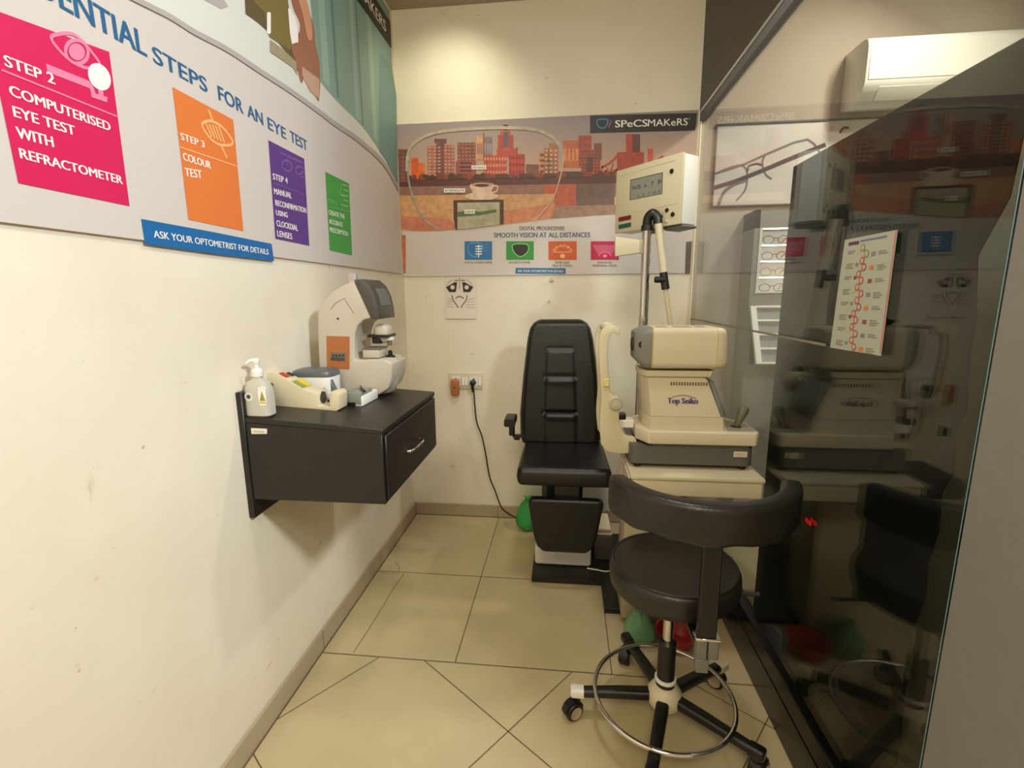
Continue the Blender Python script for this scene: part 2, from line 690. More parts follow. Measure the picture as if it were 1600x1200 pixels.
# black vinyl on the far side of the glass, straight on top and at its far end, torn at its near end
edge = [(1527, 400), (1524, 500), (1514, 560), (1509, 640), (1492, 680), (1489, 740), (1471, 770), (1466, 830), (1450, 880), (1446, 930), (1426, 985), (1422, 1050), (1410, 1095), (1408, 1150), (1396, 1210), (1390, 1300)]
pts = [V((XR + 0.012, P(0, XR + 0.012, x, y).y, P(0, XR + 0.012, x, y).z)) for x, y in edge]
top = [V((XR + 0.012, 0.90, 1.795)), V((XR + 0.012, 0.915, 1.55))]
pts = [V((XR + 0.012, 1.735, 1.795))] + top + pts + [V((XR + 0.012, pts[-1].y, 0.18)), V((XR + 0.012, 1.735, 0.18))]
b.prism(pts, (0.002, 0, 0), M['film'])
b.build('black_film', win)
b = MB(M['rail'])
b.box((0.690, 0.62, 0), (0.735, YB, 0.205), M['rail'], 0.004, 1)
b.box((0.6875, 0.62, 0.125), (0.690, YB, 0.135), M['rail'])
b.build('bottom_rail', win)
b = MB(M['gasket'])
b.box((0.693, YG, 2.295), (0.725, YB, 2.345), M['gasket'])
b.box((0.690, YG, 2.333), (0.693, YB, 2.347), M['alu'])
b.box((0.701, 1.40, 1.255), (0.7045, YB - 0.013, 1.262), mat('joint_line', (132, 124, 110), 0.5))
b.build('top_channel', win)
b = MB(M['strip'])
b.box((0.694, YB - 0.012, 0.205), (0.704, YB, 2.30), M['strip'], 0.002, 1)
b.build('side_strip', win)
b = MB(M['gedge'])
b.box((XR - 0.001, YG - 0.006, 0.19), (XR + 0.012, YG - 0.0005, 2.345), M['gedge'], 0.002, 1)
b.box((XR - 0.002, YG - 0.013, 0.0), (XR + 0.014, YG - 0.006, 2.345), M['rail'])
b.build('glass_edge', win)
b = MB(M['bulk'])
b.box((0.690, 0.62, 2.348), (0.76, YB, ZC), M['bulk'])
struct(b.build('trim_1'))
b = MB(M['col'])
b.box((0.698, 0.60, 0.205), (0.80, YG - 0.013, 2.348), M['col'], 0.003, 1)
struct(b.build('wall_right'))

# ================================================================ LEFT BANNER
t = thing('wall_banner', 'large white banner of eye test steps along the left wall', 'banner', (XL, 1.5, 1.53))
lb = MB(M['board'])
lb.box((XL, 0.2, 1.530), (XL + 0.0078, 2.815, 2.90), M['board'])
lb.build('backing_board', t)
ph = MB(M['palesky'])
# picture area above the sweeping grey line
sweep = c2([(-60, -130), (100, -62), (210, -6), (262, 20), (302, 45), (353, 72), (406, 107), (449, 135), (491, 165), (525, 191), (555, 211), (597, 248), (622, 290)], 5)
sweep2 = [(x + 0.5, y + 9.5 - 0.004 * max(0, x - 300) + max(0, (x - 560)) * 0.03) for x, y in sweep]
Y1, Z1 = 2.812, 2.895


def LWp(y, z, lift):
    return V((XL + 0.008 + lift, y, z))


def upto(pts, lift, m, extra):
    ph.poly([LW.p(x, y, lift) for x, y in pts] + [LWp(y, z, lift) for y, z in extra], m)


up_pts = [p for p in sweep]
upto(up_pts, 0.0006, M['palesky'], [(Y1, 2.0), (Y1, Z1), (0.25, Z1)])
# teal curtain on the right
tealpts = c2([(497, 124), (525, 157), (566, 198), (602, 250), (621, 288)], 5)
upto(tealpts, 0.0011, M['teal'], [(Y1, 2.0), (Y1, Z1), (1.9, Z1)])
for xs, m in (((505, 516), 'teallite'), ((526, 530), 'tealdark'), ((556, 562), 'teallite'), ((566, 568), 'tealdark'), ((583, 590), 'teallite')):
    a = (xs[0], 122 + (xs[0] - 497) * 1.12)
    c = (xs[1], 122 + (xs[1] - 497) * 1.12)
    ya, yc = LW.p(*a).y, LW.p(*c).y
    ph.poly([LWp(ya, LW.p(*a).z + 0.01, 0.0015), LWp(yc, LW.p(*c).z + 0.01, 0.0015), LWp(yc, 2.80, 0.0015), LWp(ya, 2.80, 0.0015)], M[m])
flat(ph, LW, [(592, 82), (592, 236), (602, 250), (621, 288), (619, 150), (611, 100)], M['tealmid'], 0.0014)
# hands holding an olive instrument
flat(ph, LW, c2([(383, 22), (400, 34), (420, 52), (445, 80), (470, 118), (476, 110), (470, 60), (452, 20), (440, -40), (380, -40)], 4), M['olivedark'], 0.0015)
flat(ph, LW, [(392, -30), (396, 2), (412, 18), (420, 58), (452, 78), (458, 60), (450, 10), (446, -40)], M['olive'], 0.0019)
flat(ph, LW, c2([(450, -20), (458, 14), (468, 38), (464, 66), (454, 72), (462, 98), (470, 130), (478, 112), (490, 144), (498, 156), (499, 104), (492, 68), (489, 40), (480, 10), (470, -30)], 4), M['skindark'], 0.0022)
flat(ph, LW, c2([(462, -10), (472, 22), (480, 60), (487, 58), (484, 24), (474, -14)], 4), M['skin'], 0.0026)
flat(ph, LW, [(421, 62), (421, 81), (440, 94), (457, 106), (464, 118), (462, 97), (440, 76)], M['olivepale'], 0.0024)
flat(ph, LW, [(471, 104), (471, 118), (484, 143), (498, 155), (498, 124)], M['skinpale'], 0.0028)
flat(ph, LW, rrect(419, 36, 3, 17, 2.5), M['whiteink'], 0.0026)
flat(ph, LW, [(449, 14), (452, 12), (460, 28), (465, 50), (465, 66), (455, 69), (452, 52)], M['whiteink'], 0.0026)
flat(ph, LW, [(276, -40), (300, -10), (345, 14), (356, 10), (330, -30)], M['greyink'], 0.0015)
# pale veil strip and grey sweep line
for i in range(len(sweep) - 1):
    ph.poly([LW.p(*sweep[i], 0.0030), LW.p(*sweep[i + 1], 0.0030), LW.p(*sweep2[i + 1], 0.0030), LW.p(*sweep2[i], 0.0030)], M['greyink'])
ph.build('picture', t, flat=True)

for wd_, a_, b_, c_ in (('ESS', (-40, -72), (84, 6), (-46, -120)), ('ENTIAL', (94, 12), (229, 89), (90, -34)), ('STEPS', (240, 97), (324, 145), (238, 70)), ('FOR', (342, 156), (380, 178), (339, 131.5)), ('AN', (387, 182), (411, 196), (388, 162)), ('EYE', (419, 201), (447, 218), (417, 181)), ('TEST', (454, 221), (480, 236), (450, 201))):
    hd = MB(M['blueletter'])
    text(hd, wd_, LW, a_, b_, c_, M['blueletter'], 0.001, 0.022)
    hd.build('headline_word', t, flat=True)


def step_panel(quad, m, lines, icon, rule):
    p = MB(M[m])
    flat(p, LW, quad, M[m], 0.0008)
    po = p.build('step_panel', t, flat=True)
    l = MB(M['whiteink'])
    for s, a, bb, tp, col, bold in lines:
        text(l, s, LW, a, bb, tp, M[col], 0.0016, bold)
    rib(l, LW, rule[0], rule[1], M[rule[2]], 0.0016)
    l.build('lettering', po, flat=True)
    g = MB(M['whiteink'])
    icon(g)
    g.build('pictogram', po, flat=True)


def icon_eye(g):
    k = M['pinklite']
    rib(g, LW, c2([(79, 60), (92, 53), (112, 53), (128, 64), (143, 82), (155, 101), (140, 107), (118, 100), (98, 85)], 5, True), 0.006, k, 0.0014, True)
    rib(g, LW, ellipse(119, 81, 19, 17, 55), 0.006, k, 0.0015, True)
    flat(g, LW, ellipse(119, 81, 14, 12, 55), k, 0.0016)
    flat(g, LW, ellipse(154, 120, 23, 16, 60), M['whiteink'], 0.0020)
    rib(g, LW, [(72, 106), (100, 117), (138, 132), (142, 137)], 0.014, k, 0.0015)
    flat(g, LW, [(139, 134), (145, 136), (148, 146), (167, 152), (166, 160), (142, 152)], k, 0.0017)
    flat(g, LW, [(152, 140), (160, 142), (161, 152), (153, 150)], k, 0.0018)


step_panel([(-30, 8), (170, 81), (202, 322), (28, 286)], 'pink', [
    ('STEP 2', (7, 103), (85, 132), (4, 84), 'whiteink', 0.026),
    ('COMPUTERISED', (15, 149), (172, 205), (12, 131), 'whiteink', 0.026),
    ('EYE TEST', (21, 182), (117, 212), (18, 164), 'whiteink', 0.026),
    ('WITH', (26, 215), (83, 230), (22, 196), 'whiteink', 0.026),
    ('REFRACTOMETER', (31, 247), (191, 288), (28, 230), 'whiteink', 0.026)], icon_eye, ([(1, 109), (182, 182)], 0.003, 'pinklite'))


def icon_slash(g):
    k = M['orangelite']
    rib(g, LW, c2([(315, 195), (326, 189), (342, 195), (354, 207), (363, 222), (356, 227), (340, 225), (326, 214)], 4, True), 0.007, k, 0.0014, True)
    for i in range(5):
        x = 321 + i * 5
        rib(g, LW, [(x, 193 + i), (x + 9, 214 + i * 2.4)], 0.006, k, 0.0015)
    rib(g, LW, [(325, 171), (331, 188)], 0.007, k, 0.0015)
    rib(g, LW, [(344, 225), (354, 247)], 0.007, k, 0.0015)


step_panel([(269, 136), (364, 187), (380, 361), (294, 343)], 'orange', [
    ('STEP 3', (282, 218), (319, 231), (280, 206), 'whiteink', 0.024),
    ('COLOUR', (286, 250), (329, 264), (284, 237), 'whiteink', 0.024),
    ('TEST', (289, 275), (315, 279), (287, 261), 'whiteink', 0.024)], icon_slash, ([(281, 230), (370, 260)], 0.003, 'orangelite'))


def icon_frame(g):
    k = M['purplelite']
    rib(g, LW, ellipse(448, 259, 9, 7, 50), 0.006, k, 0.0014, True)
    rib(g, LW, ellipse(467, 266, 6, 6, 50), 0.006, k, 0.0014, True)
    rib(g, LW, [(437, 238), (455, 247), (472, 254)], 0.006, k, 0.0014)
    rib(g, LW, [(448, 259), (448, 243)], 0.005, k, 0.0014)
    rib(g, LW, [(468, 276), (474, 277)], 0.005, k, 0.0014)


step_panel([(419, 219), (475, 248), (483, 384), (430, 373)], 'purple', [
    ('STEP 4', (426, 280), (449, 287), (425, 270), 'whiteink', 0.022),
    ('MANUAL', (428, 303), (455, 310), (427, 293), 'whiteink', 0.022),
    ('RECONFIRMATION', (430, 321), (478, 333), (428, 311), 'whiteink', 0.022),
    ('USING', (431, 336), (449, 340), (429, 327), 'whiteink', 0.022),
    ('CLOCKDIAL', (432, 353), (465, 361), (431, 343), 'whiteink', 0.022),
    ('LENSES', (433, 369), (456, 374), (432, 359), 'whiteink', 0.022)], icon_frame, ([(425, 285), (475, 304)], 0.003, 'purplelite'))


def icon_rx(g):
    k = M['greenlite']
    for i in range(5):
        rib(g, LW, [(533 + (i % 2) * 3, 288 + i * 8), (544, 291 + i * 8)], 0.006, k, 0.0014)
    rib(g, LW, [(533, 290), (531, 304), (538, 308)], 0.006, k, 0.0014)


step_panel([(508, 268), (545, 287), (550, 399), (515, 391)], 'green', [
    ('STEP 5', (512, 316), (526, 321), (511, 309), 'greenlite', 0.01),
    ('CREATE THE', (513, 335), (538, 342), (512, 327), 'whiteink', 0.018),
    ('ACCURATE', (514, 349), (535, 355), (513, 341), 'whiteink', 0.018),
    ('PRESCRIPTION', (515, 362), (543, 369), (514, 354), 'whiteink', 0.018)], icon_rx, ([(512, 322), (546, 331)], 0.002, 'greenlite'))

p = MB(M['blue'])
flat(p, LW, [(220, 342), (330, 362), (424, 381), (428, 408), (330, 396), (226, 381)], M['blue'], 0.0008)
po = p.build('footer_strip', t, flat=True)
l = MB(M['whiteink'])
text(l, 'ASK YOUR OPTOMETRIST FOR DETAILS', LW, (240, 371), (419, 398), (239, 359), M['whiteink'], 0.0016, 0.016)
l.build('lettering', po, flat=True)
p = MB(M['blackink'])
zb, zt = LW.p(600, 60).z, LW.p(600, 20).z
p.poly([LWp(1.75, zb, 0.0034), LWp(Y1, zb, 0.0034), LWp(Y1, zt, 0.0034), LWp(1.75, zt, 0.0034)], M['blackink'])
po = p.build('logo_panel', t, flat=True)
l = MB(M['whiteink'])
e = LW.p(602, 50, 0.0042)
ch = (zt - zb) * 0.42
l_w = LW.p(602, 50).y - LW.p(569, 3).y
text3(l, 'AKERS', V((e.x, e.y - l_w, zb + (zt - zb) * 0.30)), V((0, 1, 0)), UPZ, l_w, ch, M['whiteink'])
text3(l, 'SPECSM', V((e.x, e.y - l_w * 2.25, zb + (zt - zb) * 0.30)), V((0, 1, 0)), UPZ, l_w * 1.22, ch, M['whiteink'])
l.build('lettering', po, flat=True)

# ================================================================ BACK BANNER
t = thing('wall_banner', 'wide city skyline banner about progressive lenses across the back wall', 'banner', (-0.14, YB, 1.51))
x0, x1, z0, z1 = -0.965, 0.682, 1.512, 2.352
lb = MB(M['board'])
lb.box((x0, YB - 0.0078, z0), (x1, YB, z1), M['board'])
lb.build('backing_board', t)


def sky_mat():
    m = bpy.data.materials.new('print_sky')
    m.use_nodes = True
    nt = m.node_tree
    bs = nt.nodes['Principled BSDF']
    bs.inputs['Roughness'].default_value = 0.5
    tc = nt.nodes.new('ShaderNodeTexCoord')
    sp = nt.nodes.new('ShaderNodeSeparateXYZ')
    rp = nt.nodes.new('ShaderNodeValToRGB')
    nt.links.new(tc.outputs['Generated'], sp.inputs[0])
    nt.links.new(sp.outputs['Z'], rp.inputs[0])
    nt.links.new(rp.outputs['Color'], bs.inputs['Base Color'])
    rp.color_ramp.elements[0].position = 0.3
    rp.color_ramp.elements[0].color = rgb(212, 170, 136)
    rp.color_ramp.elements[1].position = 1.0
    rp.color_ramp.elements[1].color = rgb(150, 138, 140)
    return m


SKY = sky_mat()
INK = {}


def ink(r, g, b):
    return mat('print_%02x%02x%02x' % (r, g, b), (r, g, b), 0.5, noise=0.22, nscale=38)


pc = MB(SKY)
sw = c2([(622, 359), (650, 362), (690, 361), (740, 357), (800, 350), (850, 343), (910, 338), (970, 335), (1030, 334), (1092, 334)], 4)
zs = [BW.p(x, y, 0.0006) for x, y in sw]
zs[0].x, zs[-1].x = x0, x1
pc.poly(zs + [V((x1, zs[0].y, z1)), V((x0, zs[0].y, z1))], SKY)
# water and table
water = [(621, 290), (1092, 286), (1092, 312), (621, 312)]


_lay = [0.0]


def bw(pts, m, lift):
    _lay[0] += 0.0000045
    lift = lift + _lay[0]
    q = [BW.p(x, y, lift) for x, y in pts]
    for v in q:
        v.x = min(max(v.x, x0 + 0.001), x1 - 0.001)
    pc.poly(q, m)


bw([(615, 291), (1095, 283), (1095, 306), (615, 310)], ink(150, 108, 96), 0.0010)
bw([(850, 288), (915, 287), (915, 335), (850, 341)], ink(190, 92, 66), 0.0012)
bw([(900, 287), (960, 286), (960, 330), (900, 336)], ink(118, 88, 80), 0.0013)
bw([(615, 306), (868, 303), (860, 342), (740, 356.5), (690, 360), (650, 361), (615, 358)], ink(206, 156, 108), 0.0014)
bw([(615, 338), (700, 342), (720, 357), (690, 360), (650, 361), (615, 358)], ink(202, 124, 98), 0.0016)
bw([(785, 330), (868, 318), (862, 341), (785, 350)], ink(210, 132, 96), 0.0016)
bw([(868, 322), (1095, 317), (1095, 333), (970, 334), (860, 342)], ink(160, 124, 100), 0.0015)
# far bank and trees
bw([(615, 276), (700, 273), (800, 272), (880, 268), (1095, 268), (1095, 284), (615, 292)], ink(96, 56, 50), 0.0018)


def tower(x, y, x2, y2, m, mw=None, nx=0, ny=0, lift=0.0020):
    bw([(x, y2), (x2, y2), (x2, y), (x, y)], m, lift)
    if mw:
        dx, dy = (x2 - x) / nx, (y2 - y) / ny
        for i in range(nx):
            for j in range(ny):
                bw([(x + dx * (i + 0.2), y + dy * (j + 0.75)), (x + dx * (i + 0.8), y + dy * (j + 0.75)), (x + dx * (i + 0.8), y + dy * (j + 0.3)), (x + dx * (i + 0.2), y + dy * (j + 0.3))], mw, lift + 0.0004)


RED, ORG, BRN, PUR, TAN = ink(178, 76, 60), ink(222, 92, 44), ink(150, 86, 72), ink(122, 76, 76), ink(206, 136, 98)
DK = ink(88, 56, 58)
tower(622, 233, 638, 284, ink(138, 88, 80), ink(112, 70, 68), 2, 8)
tower(643, 247, 654, 280, ORG)
tower(654, 255, 664, 278, ink(230, 112, 52))
tower(668, 228, 690, 276, ink(168, 106, 90), ink(206, 150, 124), 3, 9)
tower(679, 217, 698, 224, PUR)
tower(682, 224, 694, 276, PUR)
tower(694, 227, 710, 276, ink(160, 98, 84), ink(204, 146, 120), 3, 9)
tower(715, 223, 743, 252, ink(134, 78, 70), ink(170, 112, 96), 5, 5)
tower(712, 252, 744, 276, ink(160, 86, 78), DK, 1, 4)
tower(745, 213, 754, 250, ink(206, 152, 112), ink(170, 112, 92), 3, 1)
tower(756, 214, 769, 250, ink(134, 118, 122), ink(160, 146, 146), 3, 1)
tower(755, 208, 757, 250, BRN)
tower(778, 211, 802, 240, RED)
tower(782, 204, 798, 212, ink(198, 92, 72))
tower(786, 195, 794, 204, DK)
tower(787, 206, 795, 230, ink(104, 96, 108))
tower(756, 243, 792, 274, ink(182, 84, 70), ink(224, 142, 108), 8, 3)
tower(776, 232, 806, 246, ink(190, 84, 72))
tower(795, 241, 820, 274, ink(190, 78, 66), ink(146, 54, 52), 5, 3)
tower(806, 230, 809, 242, RED)
tower(822, 257, 850, 274, ink(132, 84, 70))
tower(842, 238, 862, 272, TAN, ink(110, 78, 66), 2, 4)
tower(850, 232, 872, 272, ink(152, 100, 78), ink(214, 164, 122), 3, 6)
tower(858, 224, 872, 240, ink(176, 116, 86))
tower(880, 220, 905, 262, ink(196, 106, 64), ink(226, 142, 84), 4, 1)
tower(904, 212, 924, 262, RED, ink(150, 72, 60), 3, 5)
tower(908, 234, 938, 270, ink(176, 86, 64), ink(112, 70, 60), 6, 7)
tower(917, 246, 926, 268, ink(96, 62, 54), lift=0.0026)
tower(928, 224, 940, 250, ink(140, 80, 66))
tower(978, 210, 988, 262, ink(190, 76, 50))
tower(988, 210, 1000, 262, ink(112, 70, 66))
tower(964, 238, 1006, 268, ink(180, 72, 50))
tower(1012, 233, 1020, 262, ink(214, 88, 60))
tower(1040, 246, 1078, 270, ink(170, 80, 58))
for i in range(46):
    x = 640 + i * 9.4 + random.uniform(-3, 3)
    bw(list(reversed(ellipse(x, 277 - i * 0.12, random.uniform(4, 8), random.uniform(3, 6), 0, 8))), [ink(96, 58, 48), ink(122, 72, 52), ink(150, 70, 52), ink(84, 60, 46)][i % 4], 0.0029)
# bridge
for s in ((940, 262, 968, 240), (968, 240, 1000, 262), (1000, 262, 1036, 244)):
    rib(pc, BW, c2([(s[0], s[1]), ((s[0] + s[2]) / 2, (s[1] + s[3]) / 2 + 3), (s[2], s[3])], 4), 0.012, ink(188, 74, 46), 0.0031)
rib(pc, BW, [(915, 272), (980, 264), (1060, 262)], 0.012, ink(196, 84, 50), 0.0031)
for i in range(14):
    rib(pc, BW, [(930 + i * 8, 270 - i * 0.5), (934 + i * 8, 256 + (i % 3) * 3)], 0.006, ink(176, 70, 46), 0.0031)
# cup, saucer, tablet
bw(list(reversed(ellipse(753, 307, 26, 6.5))), ink(226, 196, 168), 0.0032)
bw(c2([(736, 288), (770, 287), (768, 299), (762, 308), (745, 309), (739, 301)], 4, True)[::-1], ink(222, 192, 170), 0.0035)
bw(list(reversed(ellipse(753, 289, 16, 3.5))), ink(196, 150, 122), 0.0038)
bw(list(reversed(ellipse(753, 290, 11, 2.3))), ink(98, 52, 40), 0.0041)
rib(pc, BW, c2([(769, 291), (777, 291), (776, 299), (767, 301)], 4), 0.008, ink(222, 192, 170), 0.0035)
bw([(709, 313), (787, 312), (787, 350), (740, 356.6), (712, 359.3), (709, 340)], ink(82, 50, 40), 0.0033)
bw([(715, 317), (781, 316), (781, 351), (740, 356.5), (715, 359)], ink(176, 170, 140), 0.0036)
bw([(715, 332), (728, 329), (750, 331), (776, 327), (776, 332), (748, 337), (715, 339)], ink(86, 112, 62), 0.0039)
rib(pc, BW, c2([(728, 358), (740, 346), (760, 338), (776, 330)], 4), 0.006, ink(206, 200, 178), 0.0041)
# the outline of one big lens
lens = c2([(640, 246), (638, 275), (645, 307), (656, 332), (672, 350), (690, 359.5)], 6)
lens_top = c2([(636, 268), (638, 240), (650, 222), (680, 208), (730, 202), (790, 200), (835, 203), (862, 214), (876, 232), (880, 252), (874, 282), (864, 310), (846, 334), (832, 346)], 6)
rib(pc, BW, lens, 0.012, ink(168, 154, 136), 0.0043)
rib(pc, BW, lens_top[:54], 0.016, ink(184, 172, 152), 0.0044)
rib(pc, BW, lens_top[50:], 0.007, ink(206, 176, 146), 0.0045)
for s, a, bb, c_ in (('DISTANCE', 737, 760, 262), ('INTERMEDIATE', 694, 727, 298), ('NEAR', 726, 742, 331)):
    bw([(a, c_ + 3.2), (bb, c_ + 3.2), (bb, c_ - 3.2), (a, c_ - 3.2)], M['whiteink'], 0.0046)
    text(pc, s, BW, (a + 1.5, c_ + 2), (bb - 1.5, c_ + 2), (a + 1.5, c_ - 2), M['blackink'], 0.0064, 0.01)
pc.build('picture', t, flat=True)
for q_, cc in (([(628, 367), (634, 368), (634, 427), (629, 427)], (196, 116, 80)), ([(1072, 378), (1081, 377), (1078, 428), (1070, 428)], (104, 90, 78))):
    p = MB(ink(*cc))
    flat(p, BW, q_, ink(*cc), 0.0008)
    p.build('edge_stripe', t, flat=True)
p = MB(M['brownletter'])
text(p, 'DIGITAL PROGRESSIVES', BW, (812, 359.5), (882, 359.5), (812, 353.5), M['brownletter'], 0.0012, 0.016)
p.build('headline', t, flat=True)
p = MB(M['navyletter'])
text(p, 'SMOOTH VISION AT ALL DISTANCES', BW, (772, 371), (922, 370.5), (772, 363.3), M['navyletter'], 0.0012, 0.02)
p.build('headline', t, flat=True)


def tile_icon(xa, xb, m, caps, draw):
    p = MB(M[m])
    flat(p, BW, [(xa, 406), (xb, 406), (xb, 377), (xa, 377)], M[m], 0.0010)
    po = p.build('icon_panel', t, flat=True)
    g = MB(M['whiteink'])
    draw(g, xa)
    for s, a, bb, y in caps:
        text(g, s, BW, (a, y), (bb, y), (a, y - 3.2), M['brownletter'], 0.0014, 0.004)
    g.build('pictogram', po, flat=True)


def ic_blue(g, xa):
    k = mat('print_sky_blue', (88, 160, 206), 0.5)
    rib(g, BW, c2([(xa + 8, 381), (xa + 24, 380), (xa + 28, 386), (xa + 24, 398), (xa + 14, 401), (xa + 6, 394)], 5, True), 0.005, k, 0.0016, True)
    for i in range(4):
        rib(g, BW, [(xa + 17, 385 + i * 4), (xa + 27, 385 + i * 4)], 0.006, M['whiteink'], 0.0018)
    rib(g, BW, [(xa + 22, 382), (xa + 22, 403)], 0.004, M['whiteink'], 0.0019)
    for i in range(3):
        rib(g, BW, [(xa + 29, 383 + i * 5), (xa + 36, 381 + i * 5)], 0.003, k, 0.0018)


def ic_lens(g, xa):
    s = c2([(xa + 10, 383), (xa + 22, 381), (xa + 34, 383), (xa + 33, 394), (xa + 22, 401), (xa + 12, 394)], 5, True)
    flat(g, BW, s[::-1], M['blackink'], 0.0016)
    rib(g, BW, s, 0.006, M['greenlite'], 0.0018, True)


def ic_wide(g, xa):
    k = M['orangelite']
    rib(g, BW, ellipse(xa + 22, 394, 14, 10, 0, 14, 180, 360), 0.005, k, 0.0016)
    rib(g, BW, [(xa + 7, 394), (xa + 37, 394)], 0.004, k, 0.0016)
    flat(g, BW, ellipse(xa + 22, 400, 4, 3.5)[::-1], k, 0.0016)
    for a in (200, 230, 260, 280, 310, 340):
        rib(g, BW, [(xa + 22 + 10 * cos(R(a)), 394 + 7 * sin(R(a))), (xa + 22 + 17 * cos(R(a)), 394 + 13 * sin(R(a)))], 0.003, k, 0.0016)


def ic_pink(g, xa):
    k = mat('print_rose', (206, 88, 120), 0.5)
    flat(g, BW, [(xa + 13, 401), (xa + 30, 401), (xa + 42, 383), (xa + 3, 383)], k, 0.0016)
    flat(g, BW, ellipse(xa + 22, 401, 11, 7, 0, 12, 180, 360)[::-1], M['pink'], 0.0018)
    rib(g, BW, ellipse(xa + 22, 402, 10, 8, 0, 12, 190, 350), 0.004, M['pinklite'], 0.0020)
    flat(g, BW, ellipse(xa + 22, 400, 3, 2.5)[::-1], M['pinklite'], 0.0021)


M['bluetile'] = mat('print_azure', (42, 112, 166), 0.5)
M['greentile'] = mat('print_leaf', (46, 146, 62), 0.5)
M['rust'] = mat('print_rust', (204, 88, 44), 0.5)
M['crimson'] = mat('print_crimson', (190, 22, 74), 0.5)
tile_icon(726, 769, 'bluetile', [('DIGITALLY RAISED LENSES', 726, 769, 411.5)], ic_blue)
tile_icon(791, 834, 'greentile', [('ACCURATE POWER', 795, 829, 411.5)], ic_lens)
tile_icon(857, 901, 'rust', [('WIDER CLEAR', 867, 890, 411.5), ('FIELD OF VISION', 863, 893, 416.5)], ic_wide)
tile_icon(923, 967, 'crimson', [('ENHANCED', 934, 956, 411.5), ('PERIPHERAL VISION', 926, 964, 416.5)], ic_pink)
p = MB(M['bluetile'])
flat(p, BW, [(805, 427.5), (884, 428), (884, 419), (806, 418.5)], M['bluetile'], 0.0010)
po = p.build('footer_strip', t, flat=True)
l = MB(M['whiteink'])
text(l, 'ASK YOUR OPTOMETRIST FOR DETAILS', BW, (809, 425), (880, 425.5), (809, 421.5), M['whiteink'], 0.0014, 0.006)
l.build('lettering', po, flat=True)
p = MB(M['blackink'])
q = [BW.p(922, 208, 0.0046), BW.p(1086, 204, 0.0046), BW.p(1089, 177, 0.0046), BW.p(922, 181, 0.0046)]
for v in q:
    v.x = min(v.x, x1)
p.poly(q, M['blackink'])
po = p.build('logo_panel', t, flat=True)
l = MB(M['whiteink'])
text(l, 'SPeCS', BW, (961, 199.5), (1011, 198), (961, 188), M['whiteink'], 0.0052, 0.02)
text(l, 'MAKeRS', BW, (1012, 198), (1074, 196), (1012, 186.5), M['whiteink'], 0.0052, 0.004)
rib(l, BW, c2([(934, 188), (948, 187), (949, 194), (944, 200), (937, 200), (933, 194)], 5, True), 0.006, mat('print_cyan', (40, 140, 190), 0.5), 0.0052, True)
rib(l, BW, [(951, 200), (955, 188)], 0.005, ink(190, 80, 90), 0.0052)
text(l, '*', BW, (1075.5, 190), (1077.5, 190), (1075.5, 184), M['whiteink'], 0.0052, 0.0)
l.build('lettering', po, flat=True)

# ================================================================ SMALL THINGS ON THE BACK WALL
PW = Plane(1, YB - 0.0015, (0, -1, 0), (1, 0, 0))
t = thing('taped_sketch', 'white paper sketch of a trial frame taped under the skyline banner', 'drawing', P(1, YB, 720, 464))
p = MB(M['paper'])
a = [PW.p(x, y) for x, y in ((695, 432), (745, 431), (745, 498), (696, 498))]
a[2] += V((0, -0.006, 0))
a[3] += V((0, -0.006, 0))
p.prism(a, (0, 0.001, 0), M['paper'])
p.build('sheet', t)
p = MB(M['blackink'])
SK = Plane(1, YB - 0.004, (0, -1, 0), (1, 0, 0))
ik, gk = M['blackink'], ink(122, 104, 94)


def sk(pts, wd, m, cl=False, lift=0.0035):
    ribbon(p, [SK.p(x, y, lift) for x, y in pts], (0, -1, 0), wd, m, cl)


for s in (-1, 1):
    cx = 718.3
    X = lambda d: cx + s * d
    pts = [(X(4), 441), (X(8), 441), (X(13), 444), (X(21), 449), (X(16), 456), (X(6), 456)]
    p.poly([SK.p(x, y, 0.0034) for x, y in (pts if s < 0 else pts[::-1])], ik)
    pw = ellipse(X(11), 449, 4.2, 4.2, 0, 16)
    p.poly([SK.p(x, y, 0.0038) for x, y in pw[::-1]], gk)
    pw = ellipse(X(11), 449, 3, 3, 0, 16)
    p.poly([SK.p(x, y, 0.0042) for x, y in pw[::-1]], M['paper'])
    sk(c2([(X(21), 449), (X(17), 441), (X(10), 437)], 4), 0.002, gk)
    sk(c2([(X(12), 461), (X(10), 469), (X(5), 476), (X(2), 481)], 4), 0.006, gk)
    sk([(X(2), 438), (X(8), 438)], 0.004, ik)
sk([(718.3, 434), (718.3, 452)], 0.003, ik)
sk(c2([(712, 466), (718, 463), (725, 466)], 4), 0.006, gk)
for i in range(4):
    sk([(698, 466 + i * 4), (706 + i, 468 + i * 4)], 0.0015, gk)
    sk([(731 - i, 468 + i * 4), (742, 466 + i * 5)], 0.0015, gk)
p.build('drawing_lines', t, flat=True)

for (x, y), lab, r in (((862, 437), 'white round wall hook just below the blue strip of the skyline banner', 0.012), ((858, 470), 'tiny white nail head in the back wall below the round hook', 0.006)):
    b = MB(M['cream'])
    c = P(1, YB, x, y)
    b.lathe([(0, 0.02), (r * 0.8, 0.019), (r, 0.012), (r * 0.6, 0.006), (r * 0.5, 0.0)], c, (0, -1, 0), M['cream'], 16)
    tag(b.build('wall_hook', base=c), lab, 'hook')

